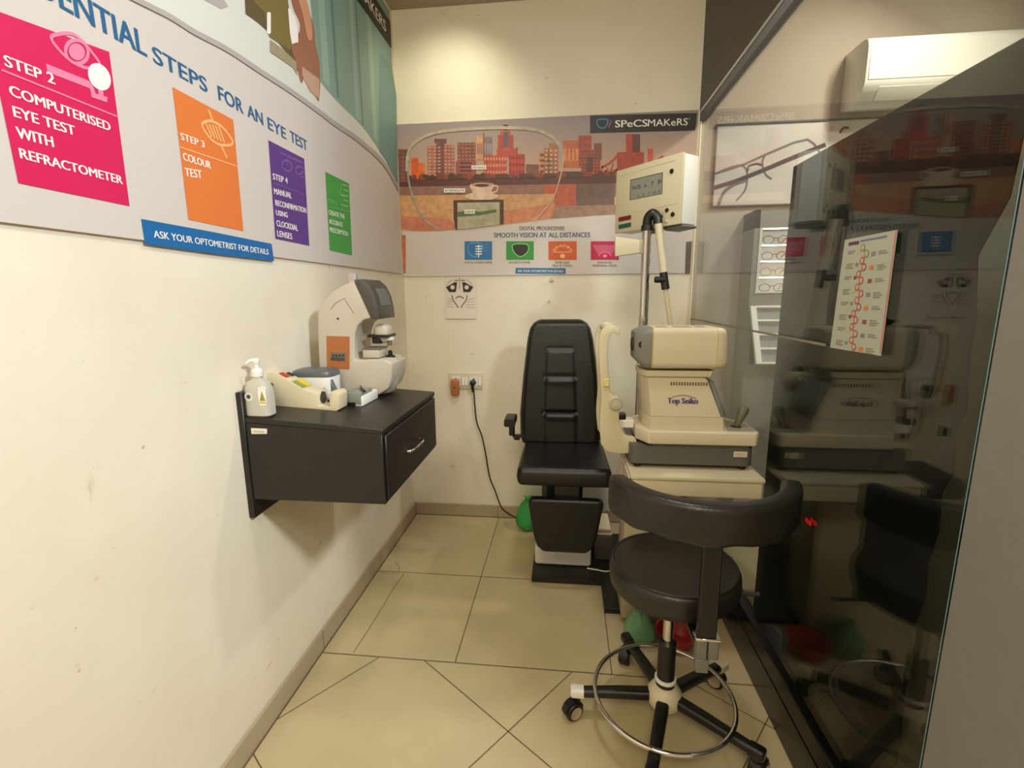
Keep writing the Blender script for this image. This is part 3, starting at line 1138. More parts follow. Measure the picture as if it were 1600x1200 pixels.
t = thing('switch_board', 'white electrical switch board on the back wall left of the exam chair', 'switchboard', P(1, YB, 728, 595))
pa, pb = P(1, YB, 702, 607), P(1, YB, 754, 583)
b = MB(M['ivory'])
b.box((pa.x, YB - 0.012, pa.z), (pb.x, YB, pb.z), M['ivory'], 0.004, 2)
b.build('plate', t)
wdt = pb.x - pa.x
for k, fr in enumerate((0.22, 0.75)):
    b = MB(M['white'])
    cx = pa.x + wdt * fr
    b.box((cx - 0.026, YB - 0.0145, pa.z + 0.018), (cx + 0.026, YB - 0.0118, pb.z - 0.018), M['white'], 0.001, 1)
    for dx, dz, rr in ((0, 0.014, 0.005), (-0.012, -0.008, 0.004), (0.012, -0.008, 0.004)):
        b.lathe([(rr, 0.0005), (rr, -0.001)], (cx + dx, YB - 0.0145, (pa.z + pb.z) / 2 + dz), (0, -1, 0), M['blackink'], 12)
    b.build('socket', t)
for fr in (0.44, 0.53, 0.93):
    b = MB(M['white'])
    cx = pa.x + wdt * fr
    b.prism([(cx - 0.008, YB - 0.012, pa.z + 0.022), (cx - 0.008, YB - 0.019, pa.z + 0.024), (cx - 0.008, YB - 0.012, pb.z - 0.022)], (0.016, 0, 0), M['white'], 0.001, 1)
    b.build('rocker', t)

t = thing('plug_adaptor', 'orange plug adaptor pushed into the switch board', 'adaptor', P(1, YB, 713, 604))
b = MB(mat('orange_plastic', (176, 104, 62), 0.4))
c = P(1, YB, 713, 604)
b.box((c.x - 0.025, YB - 0.055, c.z - 0.05), (c.x + 0.025, YB - 0.015, c.z + 0.052), None, 0.012, 3)
b.build('housing', t)
b = MB(M['darkgrey'])
b.lathe([(0.007, 0.001), (0.007, -0.003)], (c.x, YB - 0.055, c.z + 0.004), (0, -1, 0), M['darkgrey'], 12)
b.build('indicator', t)

t = thing('power_cable', 'black plug with thin cable hanging down the back wall to the floor', 'cable', P(1, YB, 740, 598))
b = MB(M['blackplastic'])
c = P(1, YB, 740, 598)
b.lathe([(0.018, 0.0155), (0.019, 0.03), (0.014, 0.045), (0.006, 0.05)], (c.x, YB, c.z + 0.004), (0, -1, 0), M['blackplastic'], 16)
b.tube([(c.x, YB - 0.04, c.z), (c.x, YB - 0.042, c.z - 0.02), (c.x, YB - 0.034, c.z - 0.05)], [0.011, 0.009, 0.006], M['blackplastic'])
b.build('plug', t)
b = MB(mat('brown_cable', (44, 32, 26), 0.5))
pts = [P(1, YB - 0.028, x, y) for x, y in ((740, 607), (742, 635), (745, 660), (753, 682), (759, 710), (765, 745), (774, 768), (780, 785))]
pts += [P(1, YB - 0.03, 787, 797), P(2, 0.006, 806, 808), V((-0.20, 2.848, 0.006)), V((0.0, 2.85, 0.006))]
b.tube(curve(pts, 5), 0.0045, None, 8)
b.build('cable', t)

# ================================================================ WALL CABINET
t = thing('wall_cabinet', 'black wall-mounted drawer cabinet holding the lensmeter', 'cabinet', (XL, 1.58, 0.73))
CX0, CX1, CY0, CY1, CZ0 = XL + 0.020, -0.523, 1.30, 1.858, 0.789


def ztop(x):
    return 1.020 + (-0.523 - x) / 0.444 * 0.030


b = MB(M['blacklam'])
b.prism([(XL, CY0 - 0.004, 0.728), (XL + 0.019, CY0 - 0.004, 0.728), (XL + 0.019, CY0 - 0.004, 1.124), (XL, CY0 - 0.004, 1.124)], (0, CY1 - CY0 + 0.004, 0), M['blacklam'], 0.002, 1)
o = b.build('back_board', t)
b = MB(M['chrome'])
b.lathe([(0.006, 0), (0.006, 0.002), (0.003, 0.003)], (XL + 0.019, 1.40, 0.757), (1, 0, 0), M['chrome'], 12)
b.build('screw', o)
b = MB(M['blacklam'])
side = [(CX0, CY0, CZ0), (CX1 - 0.004, CY0, CZ0), (CX1 - 0.004, CY0, ztop(CX1) - 0.016), (CX0, CY0, ztop(CX0) - 0.016)]
b.prism(side, (0, CY1 - CY0, 0), M['blacklam'], 0.0015, 1)
b.build('carcass', t)
b = MB(M['blacklam'])
b.prism([(CX0, CY0 - 0.002, ztop(CX0) - 0.016), (CX1, CY0 - 0.002, ztop(CX1) - 0.016), (CX1, CY0 - 0.002, ztop(CX1)), (CX0, CY0 - 0.002, ztop(CX0))], (0, CY1 - CY0 + 0.004, 0), M['blacklam'], 0.0015, 1)
b.build('top_board', t)
b = MB(M['blacklam'])
b.box((CX1 - 0.004, CY0 + 0.012, CZ0 + 0.012), (CX1 + 0.004, CY1 - 0.012, ztop(CX1) - 0.022), M['blacklam'], 0.002, 1)
dr = b.build('drawer', t)
b = MB(M['chrome'])
ya, yb, zh = P(0, CX1, 634, 698).y, P(0, CX1, 654, 690).y, 0.893
b.tube(curve([(CX1 + 0.004, ya, zh), (CX1 + 0.020, ya + 0.012, zh), (CX1 + 0.028, (ya + yb) / 2, zh + 0.004), (CX1 + 0.020, yb - 0.012, zh), (CX1 + 0.004, yb, zh)], 6), 0.005, M['chrome'], 10)
b.build('handle', dr)
b = MB(M['paper'])
q = [P(1, CY0 - 0.0012, x, y) for x, y in ((392, 669), (417, 670), (417, 678), (393, 678))]
b.prism(q, (0, 0.001, 0), M['paper'])
q = [P(1, CY0 - 0.0018, x, y) for x, y in ((396, 674), (413, 675))]
ribbon(b, q, (0, -1, 0), 0.004, M['greyink'])
b.build('sticker', t)

# ---- hand sanitiser
c = P(1, 1.335, 409, 650)
zb = ztop(c.x) + 0.0005
t = thing('pump_bottle', 'clear sanitiser pump bottle on the near corner of the black cabinet', 'bottle', (c.x, c.y, zb))
GEL = mat('clear_gel', (244, 240, 226), 0.05, trans=0.5)
b = MB(GEL)
rings = []
for hw, hd, z in ((0.036, 0.022, 0.0), (0.040, 0.026, 0.004), (0.040, 0.026, 0.060), (0.038, 0.024, 0.085), (0.030, 0.019, 0.104), (0.014, 0.012, 0.113), (0.0125, 0.0125, 0.122)):
    rings.append([V((x, y, zb + z)) for x, y in rrect(c.x, c.y, hw, hd, min(hw, hd) * 0.7)])
b.loft(rings, GEL)
b.build('bottle_body', t)
b = MB(M['white'])
b.lathe([(0.0, 0.12), (0.0155, 0.12), (0.0165, 0.125), (0.0165, 0.137), (0.012, 0.142), (0.0055, 0.145), (0.0055, 0.158), (0.009, 0.160), (0.010, 0.170), (0.006, 0.174), (0, 0.174)], (c.x, c.y, zb), (0, 0, 1), M['white'], 20)
b.tube([(c.x, c.y, zb + 0.167), (c.x - 0.012, c.y - 0.008, zb + 0.168), (c.x - 0.024, c.y - 0.012, zb + 0.160)], [0.006, 0.0055, 0.004], M['white'])
b.build('pump', t)
b = MB(M['white'])
yl = c.y - 0.0266
b.poly([V((x, yl, z)) for x, z in rrect(c.x + 0.026, zb + 0.064, 0.0125, 0.028, 0.006)], M['white'])
b.poly([V((c.x + 0.017, yl - 0.0004, zb + 0.050)), V((c.x + 0.035, yl - 0.0004, zb + 0.050)), V((c.x + 0.026, yl - 0.0004, zb + 0.080))], mat('label_olive', (150, 142, 60), 0.5))
b.poly([V((c.x + 0.015, yl - 0.0004, zb + 0.042)), V((c.x + 0.037, yl - 0.0004, zb + 0.042)), V((c.x + 0.037, yl - 0.0004, zb + 0.047)), V((c.x + 0.015, yl - 0.0004, zb + 0.047))], mat('label_yellow', (206, 178, 60), 0.5))
ribbon(b, [V((x, yl - 0.0003, z)) for x, z in ellipse(c.x - 0.017, zb + 0.062, 0.0105, 0.0105)], (0, -1, 0), 0.004, M['white'], True)
b.poly([V((x, yl - 0.0003, z)) for x, z in ellipse(c.x - 0.017, zb + 0.062, 0.0055, 0.0055, 0, 14)], mat('label_navy', (52, 56, 88), 0.5))
b.build('label_print', t, flat=True)

# ---- cream bench device
YN, YD = 1.455, 0.062
t = thing('bench_grinder', 'cream bench device with sloping top and red and yellow stickers on the black cabinet', 'device', P(1, YN, 470, 640))
pf = [(412, 632), (413, 585), (418, 581), (428, 582), (450, 594), (478, 610), (490, 613), (497, 615), (498, 634), (515, 636), (513, 615), (516, 612), (526, 612), (530, 617), (530, 640), (522, 645), (510, 646), (470, 643), (430, 639)]
b = MB(M['cream'])
b.prism([P(1, YN, x, y) for x, y in pf], (0, YD, 0), M['cream'], 0.004, 2, 0.6)
b.build('housing', t)
b = MB(M['blackplastic'])
pz = [P(1, YN, x, y) for x, y in ((430, 640), (470, 644.5), (512, 647.5), (528, 646))]
lo = [V((v.x, YN + 0.004, ztop(v.x) + 0.0005)) for v in pz]
b.prism(lo + [V((v.x, YN + 0.004, v.z + 0.003)) for v in reversed(pz)], (0, YD - 0.008, 0), M['blackplastic'])
b.build('base', t)


def slope_sticker(x0_, x1_, f0, f1, mats, name):
    def pt(x, f):
        y = 582 + (x - 428) * (28.0 / 50)
        q = P(1, YN, x, y)
        return V((q.x, YN + f * YD, q.z + 0.0022))
    b = MB(mats[0])
    n = len(mats)
    for i, m in enumerate(mats):
        g0, g1 = f0 + (f1 - f0) * i / n, f0 + (f1 - f0) * (i + 1) / n
        b.poly([pt(x0_, g0), pt(x1_, g0), pt(x1_, g1), pt(x0_, g1)], m)
    b.build(name, t, flat=True)


slope_sticker(433, 445, 0.12, 0.55, [mat('sticker_red', (176, 52, 34), 0.5)], 'warning_sticker')
slope_sticker(455, 473, 0.05, 0.92, [mat('sticker_green', (140, 150, 62), 0.5), mat('sticker_yellow', (220, 188, 40), 0.5)], 'yellow_sticker')
slope_sticker(436, 446, 0.62, 0.95, [M['blackplastic']], 'switch')
b = MB(M['darkgrey'])
q = P(1, YN + 0.03, 505, 618)
b.lathe([(0, -0.012), (0.020, -0.012), (0.020, 0.012), (0, 0.012)], (q.x - 0.012, YN + YD * 0.5, q.z - 0.006), (1, 0, 0), M['darkgrey'], 20)
b.build('grinding_wheel', t)
b = MB(M['lidgrey'])
q = P(1, YN + 0.05, 521, 610)
b.prism([(q.x - 0.008, YN + 0.045, q.z - 0.02), (q.x + 0.012, YN + 0.045, q.z - 0.02), (q.x + 0.008, YN + 0.045, q.z + 0.004), (q.x - 0.006, YN + 0.045, q.z + 0.038)], (0, 0.018, 0), M['lidgrey'], 0.002, 1)
b.build('guard', t)

# ---- white box with a grey lid
YN2 = 1.60
a, c_ = P(1, YN2, 464, 600), P(1, YN2, 527, 600)
cx, cy, hw, hd = (a.x + c_.x) / 2, YN2 + 0.0, (c_.x - a.x) / 2, 0.052
zb = ztop(cx)
t = thing('cleaner_tub', 'round-cornered white tub with dark grey lid behind the cream bench device', 'tub', (cx, cy, zb))
b = MB(M['white'])
zt2 = P(1, YN2, 500, 586).z
b.loft([[V((x, y, z)) for x, y in rrect(cx, cy, hw * s, hd * s, 0.035)] for s, z in ((0.92, zb + 0.0005), (0.97, zb + 0.01), (1.0, zt2 - 0.012), (1.0, zt2))], M['white'])
b.build('tub_body', t)
b = MB(M['lidgrey'])
b.loft([[V((x, y, z)) for x, y in rrect(cx, cy, hw * s, hd * s, 0.033 * s)] for s, z in ((1.01, zt2), (1.02, zt2 + 0.006), (0.96, zt2 + 0.017), (0.80, zt2 + 0.023), (0.4, zt2 + 0.026))], M['lidgrey'])
b.build('lid', t)

# ---- small grey and white device with a pen on top
YN3 = 1.535
a, c_ = P(1, YN3, 540, 640), P(1, YN3, 566, 640)
zb = ztop(c_.x)
t = thing('pupil_meter', 'small grey and white box device with a pen lying on top, beside the lensmeter', 'device', (c_.x, YN3 + 0.07, zb))
ztp = P(1, YN3, 553, 614).z
b = MB(M['white'])
b.box((a.x, YN3, zb + 0.0005), (c_.x + 0.004, YN3 + 0.135, ztp - 0.012), M['white'], 0.004, 2)
b.build('housing', t)
b = MB(mat('sage_plastic', (128, 132, 120), 0.4))
b.box((a.x - 0.001, YN3 - 0.003, zb + 0.006), (c_.x - 0.001, YN3 + 0.10, ztp), None, 0.004, 2)
b.build('front_cover', t)
b = MB(M['blackplastic'])
q0, q1 = P(1, YN3 - 0.004, 543, 635), P(1, YN3 - 0.004, 555, 629)
b.box((q0.x, YN3 - 0.0045, q0.z), (q1.x, YN3 - 0.0028, q1.z), M['blackplastic'])
b.build('display', t)
b = MB(M['blackplastic'])
b.tube([(a.x + 0.01, YN3 + 0.11, ztp + 0.004), (c_.x - 0.02, YN3 + 0.05, ztp + 0.005), (c_.x + 0.008, YN3 + 0.012, ztp + 0.004)], [0.002, 0.0042, 0.0036], M['blackplastic'])
tag(b.build('pen', base=(c_.x, YN3 + 0.06, ztp)), 'thin black pen lying on the small grey and white device', 'pen')

# ---- lensmeter
YL, WL = 1.685, 0.160
t = thing('lensmeter', 'tall off-white digital lensmeter with tilted dark screen on the black cabinet', 'lensmeter', P(1, YL, 560, 612))
off = lambda x, y: P(1, YL, x, y)
prof = [(499, 600), (498, 568), (496, 520), (496, 485), (502, 474), (517, 457), (535, 446), (553, 439), (580, 497), (568, 500), (559, 508), (554, 522), (553, 563), (574, 563), (600, 561), (612, 568), (612, 590), (606, 608), (590, 618), (560, 616), (530, 610)]
b = MB(M['offwhite'])
b.prism([off(x, y) for x, y in prof], (0, WL, 0), M['offwhite'], 0.006, 3, 0.5)
b.build('body', t)
# rounded drum of the base
b = MB(M['offwhite'])
c = (off(586, 590) + off(612, 590)) / 2
za, zc = off(590, 618).z, off(590, 562).z
zc = max(zc, za + 0.1)
cyl = V((P(1, YL + WL / 2, 597, 590).x, YL + WL / 2, 0))
z_ = ztop(cyl.x) + 0.0005
b.lathe([(0, z_), (0.034, z_), (0.050, z_ + 0.012), (0.061, z_ + 0.04), (0.067, z_ + 0.075), (0.067, zc - 0.012), (0.062, zc), (0, zc)], (cyl.x, cyl.y, 0), (0, 0, 1), M['offwhite'], 36)
b.build('base_drum', t)
b = MB(M['darkgrey'])
con = [(553, 437), (566, 436), (577, 446), (585, 462), (590, 482), (592, 499), (580, 498)]
b.prism([P(1, YL - 0.004, x, y) for x, y in con], (0, WL + 0.008, 0), M['darkgrey'], 0.003, 2, 0.6)
co = b.build('console', t)
b = MB(M['screen'])
s0, s1, s2 = P(1, YL, 577, 446), P(1, YL, 585, 462), P(1, YL, 590, 482)
n = V((0.9, 0, 0.35)).normalized()


def con_pt(u, v):
    a_, b_ = (s0, s1) if v < 0.4 else (s1, s2)
    tt = v / 0.4 if v < 0.4 else (v - 0.4) / 0.6
    q = a_ + (b_ - a_) * tt
    return V((q.x, YL + WL * u, q.z)) + n * 0.0028


for v0, v1 in ((0.12, 0.4), (0.4, 0.88)):
    b.poly([con_pt(0.18, v1), con_pt(0.86, v1), con_pt(0.86, v0), con_pt(0.18, v0)], M['screen'])
b.build('screen', co, flat=True)
b = MB(M['blackplastic'])
q = P(1, YL + 0.06, 592, 525)
b.box((q.x - 0.035, YL + 0.035, q.z - 0.004), (q.x + 0.045, YL + 0.12, q.z + 0.006), M['blackplastic'], 0.002, 1)
b.box((q.x - 0.025, YL + 0.05, q.z - 0.028), (q.x + 0.012, YL + 0.10, q.z - 0.004), M['blackplastic'], 0.003, 1)
b.build('lens_table', t)
b = MB(M['white'])
b.lathe([(0, 0), (0.016, 0), (0.018, 0.008), (0.010, 0.012), (0, 0.012)], (q.x + 0.038, YL + 0.07, q.z - 0.016), (0, 0, 1), M['white'], 18)
for k in range(4):
    b.tube([(q.x + 0.030 + 0.005 * k, YL + 0.066, q.z - 0.016), (q.x + 0.030 + 0.005 * k, YL + 0.066, q.z - 0.036)], 0.0014, M['blackplastic'], 6)
b.build('lens_clamp', t)
b = MB(M['blackplastic'])
b.lathe([(0.020, 0), (0.016, 0.006), (0.008, 0.010), (0.008, 0.022), (0.004, 0.026), (0, 0.026)], (q.x + 0.035, YL + 0.075, zc), (0, 0, 1), M['blackplastic'], 18)
b.build('lens_support', t)
b = MB(M['offwhite'])
q = P(1, YL + 0.03, 580, 550)
b.box((q.x - 0.03, YL + 0.02, q.z - 0.022), (q.x + 0.035, YL + 0.11, q.z + 0.010), M['offwhite'], 0.005, 2)
b.box((q.x - 0.032, YL + 0.018, q.z + 0.010), (q.x + 0.037, YL + 0.112, q.z + 0.014), M['midgrey'], 0.001, 1)
b.box((q.x + 0.0, YL + 0.05, q.z + 0.03), (q.x + 0.06, YL + 0.12, q.z + 0.10), M['offwhite'], 0.02, 3)
b.build('lens_rest', t)
b = MB(mat('card_orange', (172, 104, 56), 0.6))
q = [P(1, YL - 0.0012, x, y) for x, y in ((510, 525), (546, 526), (546, 577), (511, 576))]
b.prism(q, (0, 0.0012, 0))
po = b.build('orange_card', t)
b = MB(M['midgrey'])
b.poly([P(1, YL - 0.0020, x, y) for x, y in ((516, 563), (540, 565), (540, 551), (517, 551))], mat('card_grey', (112, 104, 92), 0.5))
b.poly([P(1, YL - 0.0024, x, y) for x, y in ((517, 563), (538, 564), (538, 559), (517, 558))], M['darkgrey'])
for k in range(4):
    b.poly([P(1, YL - 0.0026, x, y) for x, y in ((519 + 5 * k, 557), (522 + 5 * k, 557), (522 + 5 * k, 554), (519 + 5 * k, 554))], M['blackink'])
b.build('card_print', po, flat=True)
b = MB(M['midgrey'])
for seg in ([(516, 484), (525, 473), (538, 466), (545, 478), (553, 490)],):
    ribbon(b, [P(1, YL - 0.0006, x, y) for x, y in seg], (0, -1, 0), 0.0022, M['midgrey'])
b.lathe([(0.004, 0), (0.004, 0.001), (0, 0.001)], P(1, YL, 528, 498), (0, -1, 0), M['blackplastic'], 10)
b.build('cover_seam', t, flat=True)
b = MB(M['greyink'])
q = P(1, YL + 0.06, 553, 436)
b.box((q.x - 0.02, YL + 0.05, q.z - 0.02), (q.x + 0.01, YL + 0.08, q.z + 0.02), M['greyink'], 0.003, 1)
b.build('hook_tab', t)

# ================================================================ EXAM CHAIR AND PLATFORM
b = MB(M['blackpaint'])
b.prism([(-0.155, 2.172, 0), (0.185, 2.172, 0), (0.185, 1.965, 0), (0.66, 1.965, 0), (0.66, 2.66, 0), (-0.155, 2.66, 0)], (0, 0, 0.028), M['blackpaint'], 0.003, 1)
tag(b.build('base_platform', base=(0.1, 2.4, 0)), 'low black L-shaped platform on the floor under the exam chair', 'platform')

t = thing('exam_chair', 'black padded examination chair with tall backrest against the back wall', 'chair', (0.0, 2.4, 0.028))


def lerp_tab(tab, v):
    for i in range(len(tab) - 1):
        if v <= tab[i + 1][0]:
            a_, b_ = tab[i], tab[i + 1]
            s = (v - a_[0]) / (b_[0] - a_[0])
            return a_[1] + (b_[1] - a_[1]) * s
    return tab[-1][1]


def sstep(a, b_, x):
    s = max(0.0, min(1.0, (x - a) / (b_ - a)))
    return s * s * (3 - 2 * s)


def pad(mb, place, left, right, thick, back, m, nu=44, nv=60, roll=0.13, vroll=0.05, relief=None):
    """Closed upholstered pad: place(x, v, d) gives the point at lateral x, run v (0..1) and depth d toward the sitter."""
    def edge(u, v):
        a_ = abs(u)
        e1 = 1.0 if a_ < 1 - roll else math.sqrt(max(0, 1 - ((a_ - 1 + roll) / roll) ** 2))
        q = min(v, 1 - v)
        e2 = 1.0 if q > vroll else math.sqrt(max(0, 1 - ((vroll - q) / vroll) ** 2))
        return e1 * e2
    us = [-1 + 2 * i / nu for i in range(nu + 1)]
    us = [math.copysign(1 - (1 - abs(u)) ** 1.35, u) for u in us]
    vs_ = [0.5 - 0.5 * math.copysign(1 - (1 - abs(1 - 2 * j / nv)) ** 1.35, 1 - 2 * j / nv) for j in range(nv + 1)]
    fr, bk = [], []
    for v in vs_:
        l_, r_ = lerp_tab(left, v), lerp_tab(right, v)
        rf, rb = [], []
        for u in us:
            x = (l_ + r_) / 2 + u * (r_ - l_) / 2
            e = edge(u, v)
            rf.append(place(x, v, thick * e + (relief(u, v) * e if relief else 0)))
            rb.append(place(x, v, -back * e))
        fr.append(rf)
        bk.append(rb)
    mb.loft(fr, m, cap=False, closed=False)
    mb.loft([list(reversed(r)) for r in bk], m, cap=False, closed=False)
    bmesh.ops.remove_doubles(mb.bm, verts=mb.bm.verts, dist=1e-5)
    bmesh.ops.recalc_face_normals(mb.bm, faces=mb.bm.faces)


# backrest
def back_place(x, v, d):
    z = 0.622 + v * 0.652
    y = 2.475 + 0.07 * v - d
    return V((x, y, z))


def back_relief(u, v):
    # seam round the inner panel, two cross pleats, puffed segments
    du = abs(u) - 0.40
    inner = sstep(0.03, -0.03, du) * sstep(0.80, 0.76, v)
    r = 0.0
    if v < 0.80:
        r -= 0.004 * math.exp(-(du / 0.035) ** 2) * sstep(0.80, 0.74, v)
    r -= 0.006 * math.exp(-((v - 0.775) / 0.013) ** 2) * sstep(0.42, 0.34, abs(u))
    for k in (0.555, 0.275):
        r -= 0.013 * math.exp(-((v - k) / 0.012) ** 2) * sstep(0.44, 0.36, abs(u))
        r += 0.007 * math.exp(-((v - k + 0.035) / 0.025) ** 2) * sstep(0.44, 0.30, abs(u))
    r += 0.004 * inner
    return r


b = MB(M['blackleather'])
lt = [(0, -0.222), (0.06, -0.235), (0.25, -0.238), (0.55, -0.222), (0.85, -0.200), (0.93, -0.188), (0.97, -0.170), (0.99, -0.150), (1.0, -0.130)]
rt = [(0, 0.178), (0.06, 0.190), (0.25, 0.191), (0.55, 0.170), (0.85, 0.140), (0.93, 0.126), (0.97, 0.108), (0.99, 0.088), (1.0, 0.068)]
pad(b, back_place, lt, rt, 0.055, 0.035, M['blackleather'], 56, 84, 0.16, 0.045, back_relief)
b.build('backrest', t, smooth=60)
# seat
b = MB(M['blackleather'])


def seat_place(x, v, d):
    return V((x, 2.030 + v * 0.45, 0.592 + d * 1.0 - 0.0 * v))


pad(b, seat_place, [(0, -0.195), (0.03, -0.210), (0.1, -0.216), (0.7, -0.216), (1, -0.214)], [(0, 0.195), (0.03, 0.208), (0.1, 0.212), (0.7, 0.204), (1, 0.200)], 0.052, 0.035, M['blackleather'], 40, 40, 0.10, 0.06)
b.build('seat', t, smooth=60)
b = MB(M['blackplastic'])
b.box((-0.17, 2.10, 0.535), (0.17, 2.45, 0.560), M['blackplastic'], 0.004, 1)
b.box((-0.10, 2.075, 0.43), (-0.075, 2.10, 0.56), M['blackplastic'], 0.003, 1)
b.box((-0.045, 2.085, 0.44), (0.07, 2.11, 0.56), M['blackplastic'], 0.003, 1)
b.box((-0.09, 2.22, 0.14), (0.09, 2.50, 0.54), M['blackplastic'], 0.01, 2)
b.build('seat_bracket', t)
# foot board
b = MB(M['blackleather'])


def foot_place(x, v, d):
    return V((x, 2.075 + (1 - v) * 0.012 - d, 0.225 + v * 0.27))


pad(b, foot_place, [(0, -0.075), (0.04, -0.100), (0.12, -0.125), (0.3, -0.140), (0.6, -0.152), (0.9, -0.164), (0.97, -0.158), (1, -0.145)], [(0, 0.085), (0.04, 0.112), (0.12, 0.136), (0.3, 0.152), (0.6, 0.165), (0.9, 0.178), (0.97, 0.172), (1, 0.158)], 0.030, 0.018, M['blackleather'], 36, 36, 0.09, 0.05)
b.build('footrest', t, smooth=60)
b = MB(M['white'])
b.box((-0.146, 2.285, 0.029), (0.140, 2.60, 0.135), M['white'], 0.014, 3)
b.build('base_cover', t)
# armrest on the left, edge-on to the camera
b = MB(M['blackplastic'])
b.loft([[V((x, y, z)) for x, z in rrect(-0.272, 0.775 + dz, 0.028, 0.019, 0.009)] for y, dz in ((2.30, 0.0), (2.32, 0.004), (2.40, 0.006))], M['blackplastic'])
b.box((-0.280, 2.33, 0.700), (-0.252, 2.37, 0.765), M['blackplastic'], 0.006, 2)
b.build('armrest', t)
b = MB(M['blackplastic'])
b.lathe([(0, 0.012), (0.010, 0.011), (0.012, 0.004), (0.012, -0.018)], (-0.252, 2.42, 0.665), (-1, 0, 0), M['blackplastic'], 16)
b.build('arm_pivot', t)
b = MB(M['blackplastic'])
b.box((-0.262, 2.34, 0.690), (-0.20, 2.365, 0.703), M['blackplastic'])
b.build('arm_bracket', t)

# things round the chair base
random.seed(11)


def bag(name, c, r, m, label, cat, ph=0.0):
    b = MB(m)
    rings = []
    prof = [(0.55, 0.0), (0.92, 0.10), (1.0, 0.28), (0.90, 0.52), (0.66, 0.74), (0.36, 0.88), (0.26, 0.93), (0.40, 1.0)]
    for k, (s, h) in enumerate(prof):
        ring = []
        for j in range(28):
            a_ = 2 * pi * j / 28
            q = s * (1 + 0.10 * sin(3 * a_ + ph + k) + 0.07 * sin(7 * a_ + 2 * k + ph) + (0.05 * sin(13 * a_ + k)))
            ring.append(V((c[0] + r[0] * q * cos(a_), c[1] + r[1] * q * sin(a_), c[2] + r[2] * h + 0.006 * sin(5 * a_ + k) * (h > 0.05))))
        rings.append(ring)
    b.loft(rings, m)
    return tag(b.build(name, base=c, smooth=70), label, cat)


GBAG = mat('green_bag_film', (58, 170, 84), 0.35, bump=0.4, bscale=30)
bag('plastic_bag', (-0.205, 2.735, 0.0), (0.085, 0.065, 0.20), GBAG, 'bright green plastic bag on the floor behind the exam chair', 'bag')
bag('plastic_bag', (0.315, 1.815, 0.0), (0.062, 0.062, 0.14), mat('pale_green_bag_film', (110, 158, 112), 0.4, bump=0.4, bscale=30), 'pale green plastic bag on the floor beneath the stool seat', 'bag', 1.2)
b = MB(mat('white_stabiliser', (206, 206, 200), 0.5))
b.box((0.07, 2.64, 0.0285), (0.24, 2.84, 0.44), None, 0.008, 2)
tag(b.build('power_box', base=(0.155, 2.74, 0.0285)), 'white upright box standing behind the exam chair seat', 'box')
b = MB(M['darkgrey'])
b.box((0.160, 2.36, 0.0285), (0.255, 2.56, 0.165), M['darkgrey'], 0.008, 2)
tag(b.build('storage_box', base=(0.2, 2.46, 0.0285)), 'dark grey box on the platform beside the chair footrest', 'box')
for k, (m, lab) in enumerate(((M['paper'], 'cream folder lying on the dark grey box, bottom of three'), (mat('pink_card', (186, 140, 124), 0.7), 'pinkish folder lying between two cream ones on the dark grey box'), (M['strip'], 'cream folder lying on the dark grey box, top of three'))):
    b = MB(m)
    z = 0.1655 + k * 0.0125
    b.box((0.162 - 0.004 * k, 2.37, z), (0.25 - 0.004 * k, 2.55, z + 0.012), m, 0.002, 1)
    tag(b.build('paper_folder', base=(0.2, 2.46, z)), lab, 'folder', 'folders on the dark grey box')
b = MB(M['white'])
b.tube(curve([(0.12, 2.27, 0.032), (0.17, 2.26, 0.032), (0.21, 2.25, 0.032), (0.25, 2.262, 0.032)], 4), 0.0035, M['white'], 8)
tag(b.build('thin_cable', base=(0.18, 2.26, 0.032)), 'thin white cable on the black platform by the chair base', 'cable')
b = MB(mat('red_plastic', (170, 36, 30), 0.35))
c = (0.458, 1.80, 0.0)
b.lathe([(0, 0.001), (0.052, 0.001), (0.068, 0.02), (0.080, 0.062), (0.082, 0.064), (0.077, 0.062), (0.064, 0.022), (0.05, 0.006), (0, 0.006)], c, (0, 0, 1), None, 32)
tag(b.build('plastic_bowl', base=c), 'red plastic bowl on the floor behind the stool column', 'bowl')
b = MB(mat('pale_blue_pack', (168, 182, 190), 0.4))
b.prism([(0.552, 1.80, 0.0005), (0.597, 1.83, 0.0005), (0.592, 1.84, 0.085), (0.572, 1.825, 0.105), (0.549, 1.805, 0.085)], (0.01, -0.03, 0), None, 0.004, 1)
tag(b.build('refill_pack', base=(0.54, 1.82, 0)), 'small pale blue pack standing on the floor beside the red bowl', 'pack')

# ================================================================ INSTRUMENT TABLE AND COLUMN
t = thing('instrument_table', 'cream instrument table carrying the autorefractor beside the glass', 'table', (0.45, 1.86, 0.0))
TZ = 0.775
b = MB(M['aged'])
b.box((0.232, 1.640, TZ - 0.016), (0.682, 2.06, TZ), M['aged'], 0.005, 2)
b.build('tabletop', t)
b = MB(M['ivory'])
b.box((0.240, 1.648, TZ - 0.075), (0.676, 2.05, TZ - 0.0165), M['ivory'], 0.004, 2)
b.build('drawer', t)
b = MB(mat('olive_cream_paint', (186, 176, 146), 0.45))
b.box((0.25, 1.90, 0.0285), (0.42, 2.085, TZ - 0.076), None, 0.008, 2)
b.build('pedestal', t)
b = MB(M['blackplastic'])
b.box((0.4195, 1.915, 0.470), (0.4225, 1.995, 0.500), M['blackplastic'], 0.002, 1)
po = b.build('switch_plate', t)
mat('lit_red', (200, 20, 20), 0.3, emit=(255, 20, 16), estr=3.0)
for y in (1.922, 1.948):
    b = MB(MATS['lit_red'])
    b.box((0.422, y, 0.475), (0.426, y + 0.022, 0.495), None, 0.002, 1)
    b.build('lit_rocker', po)
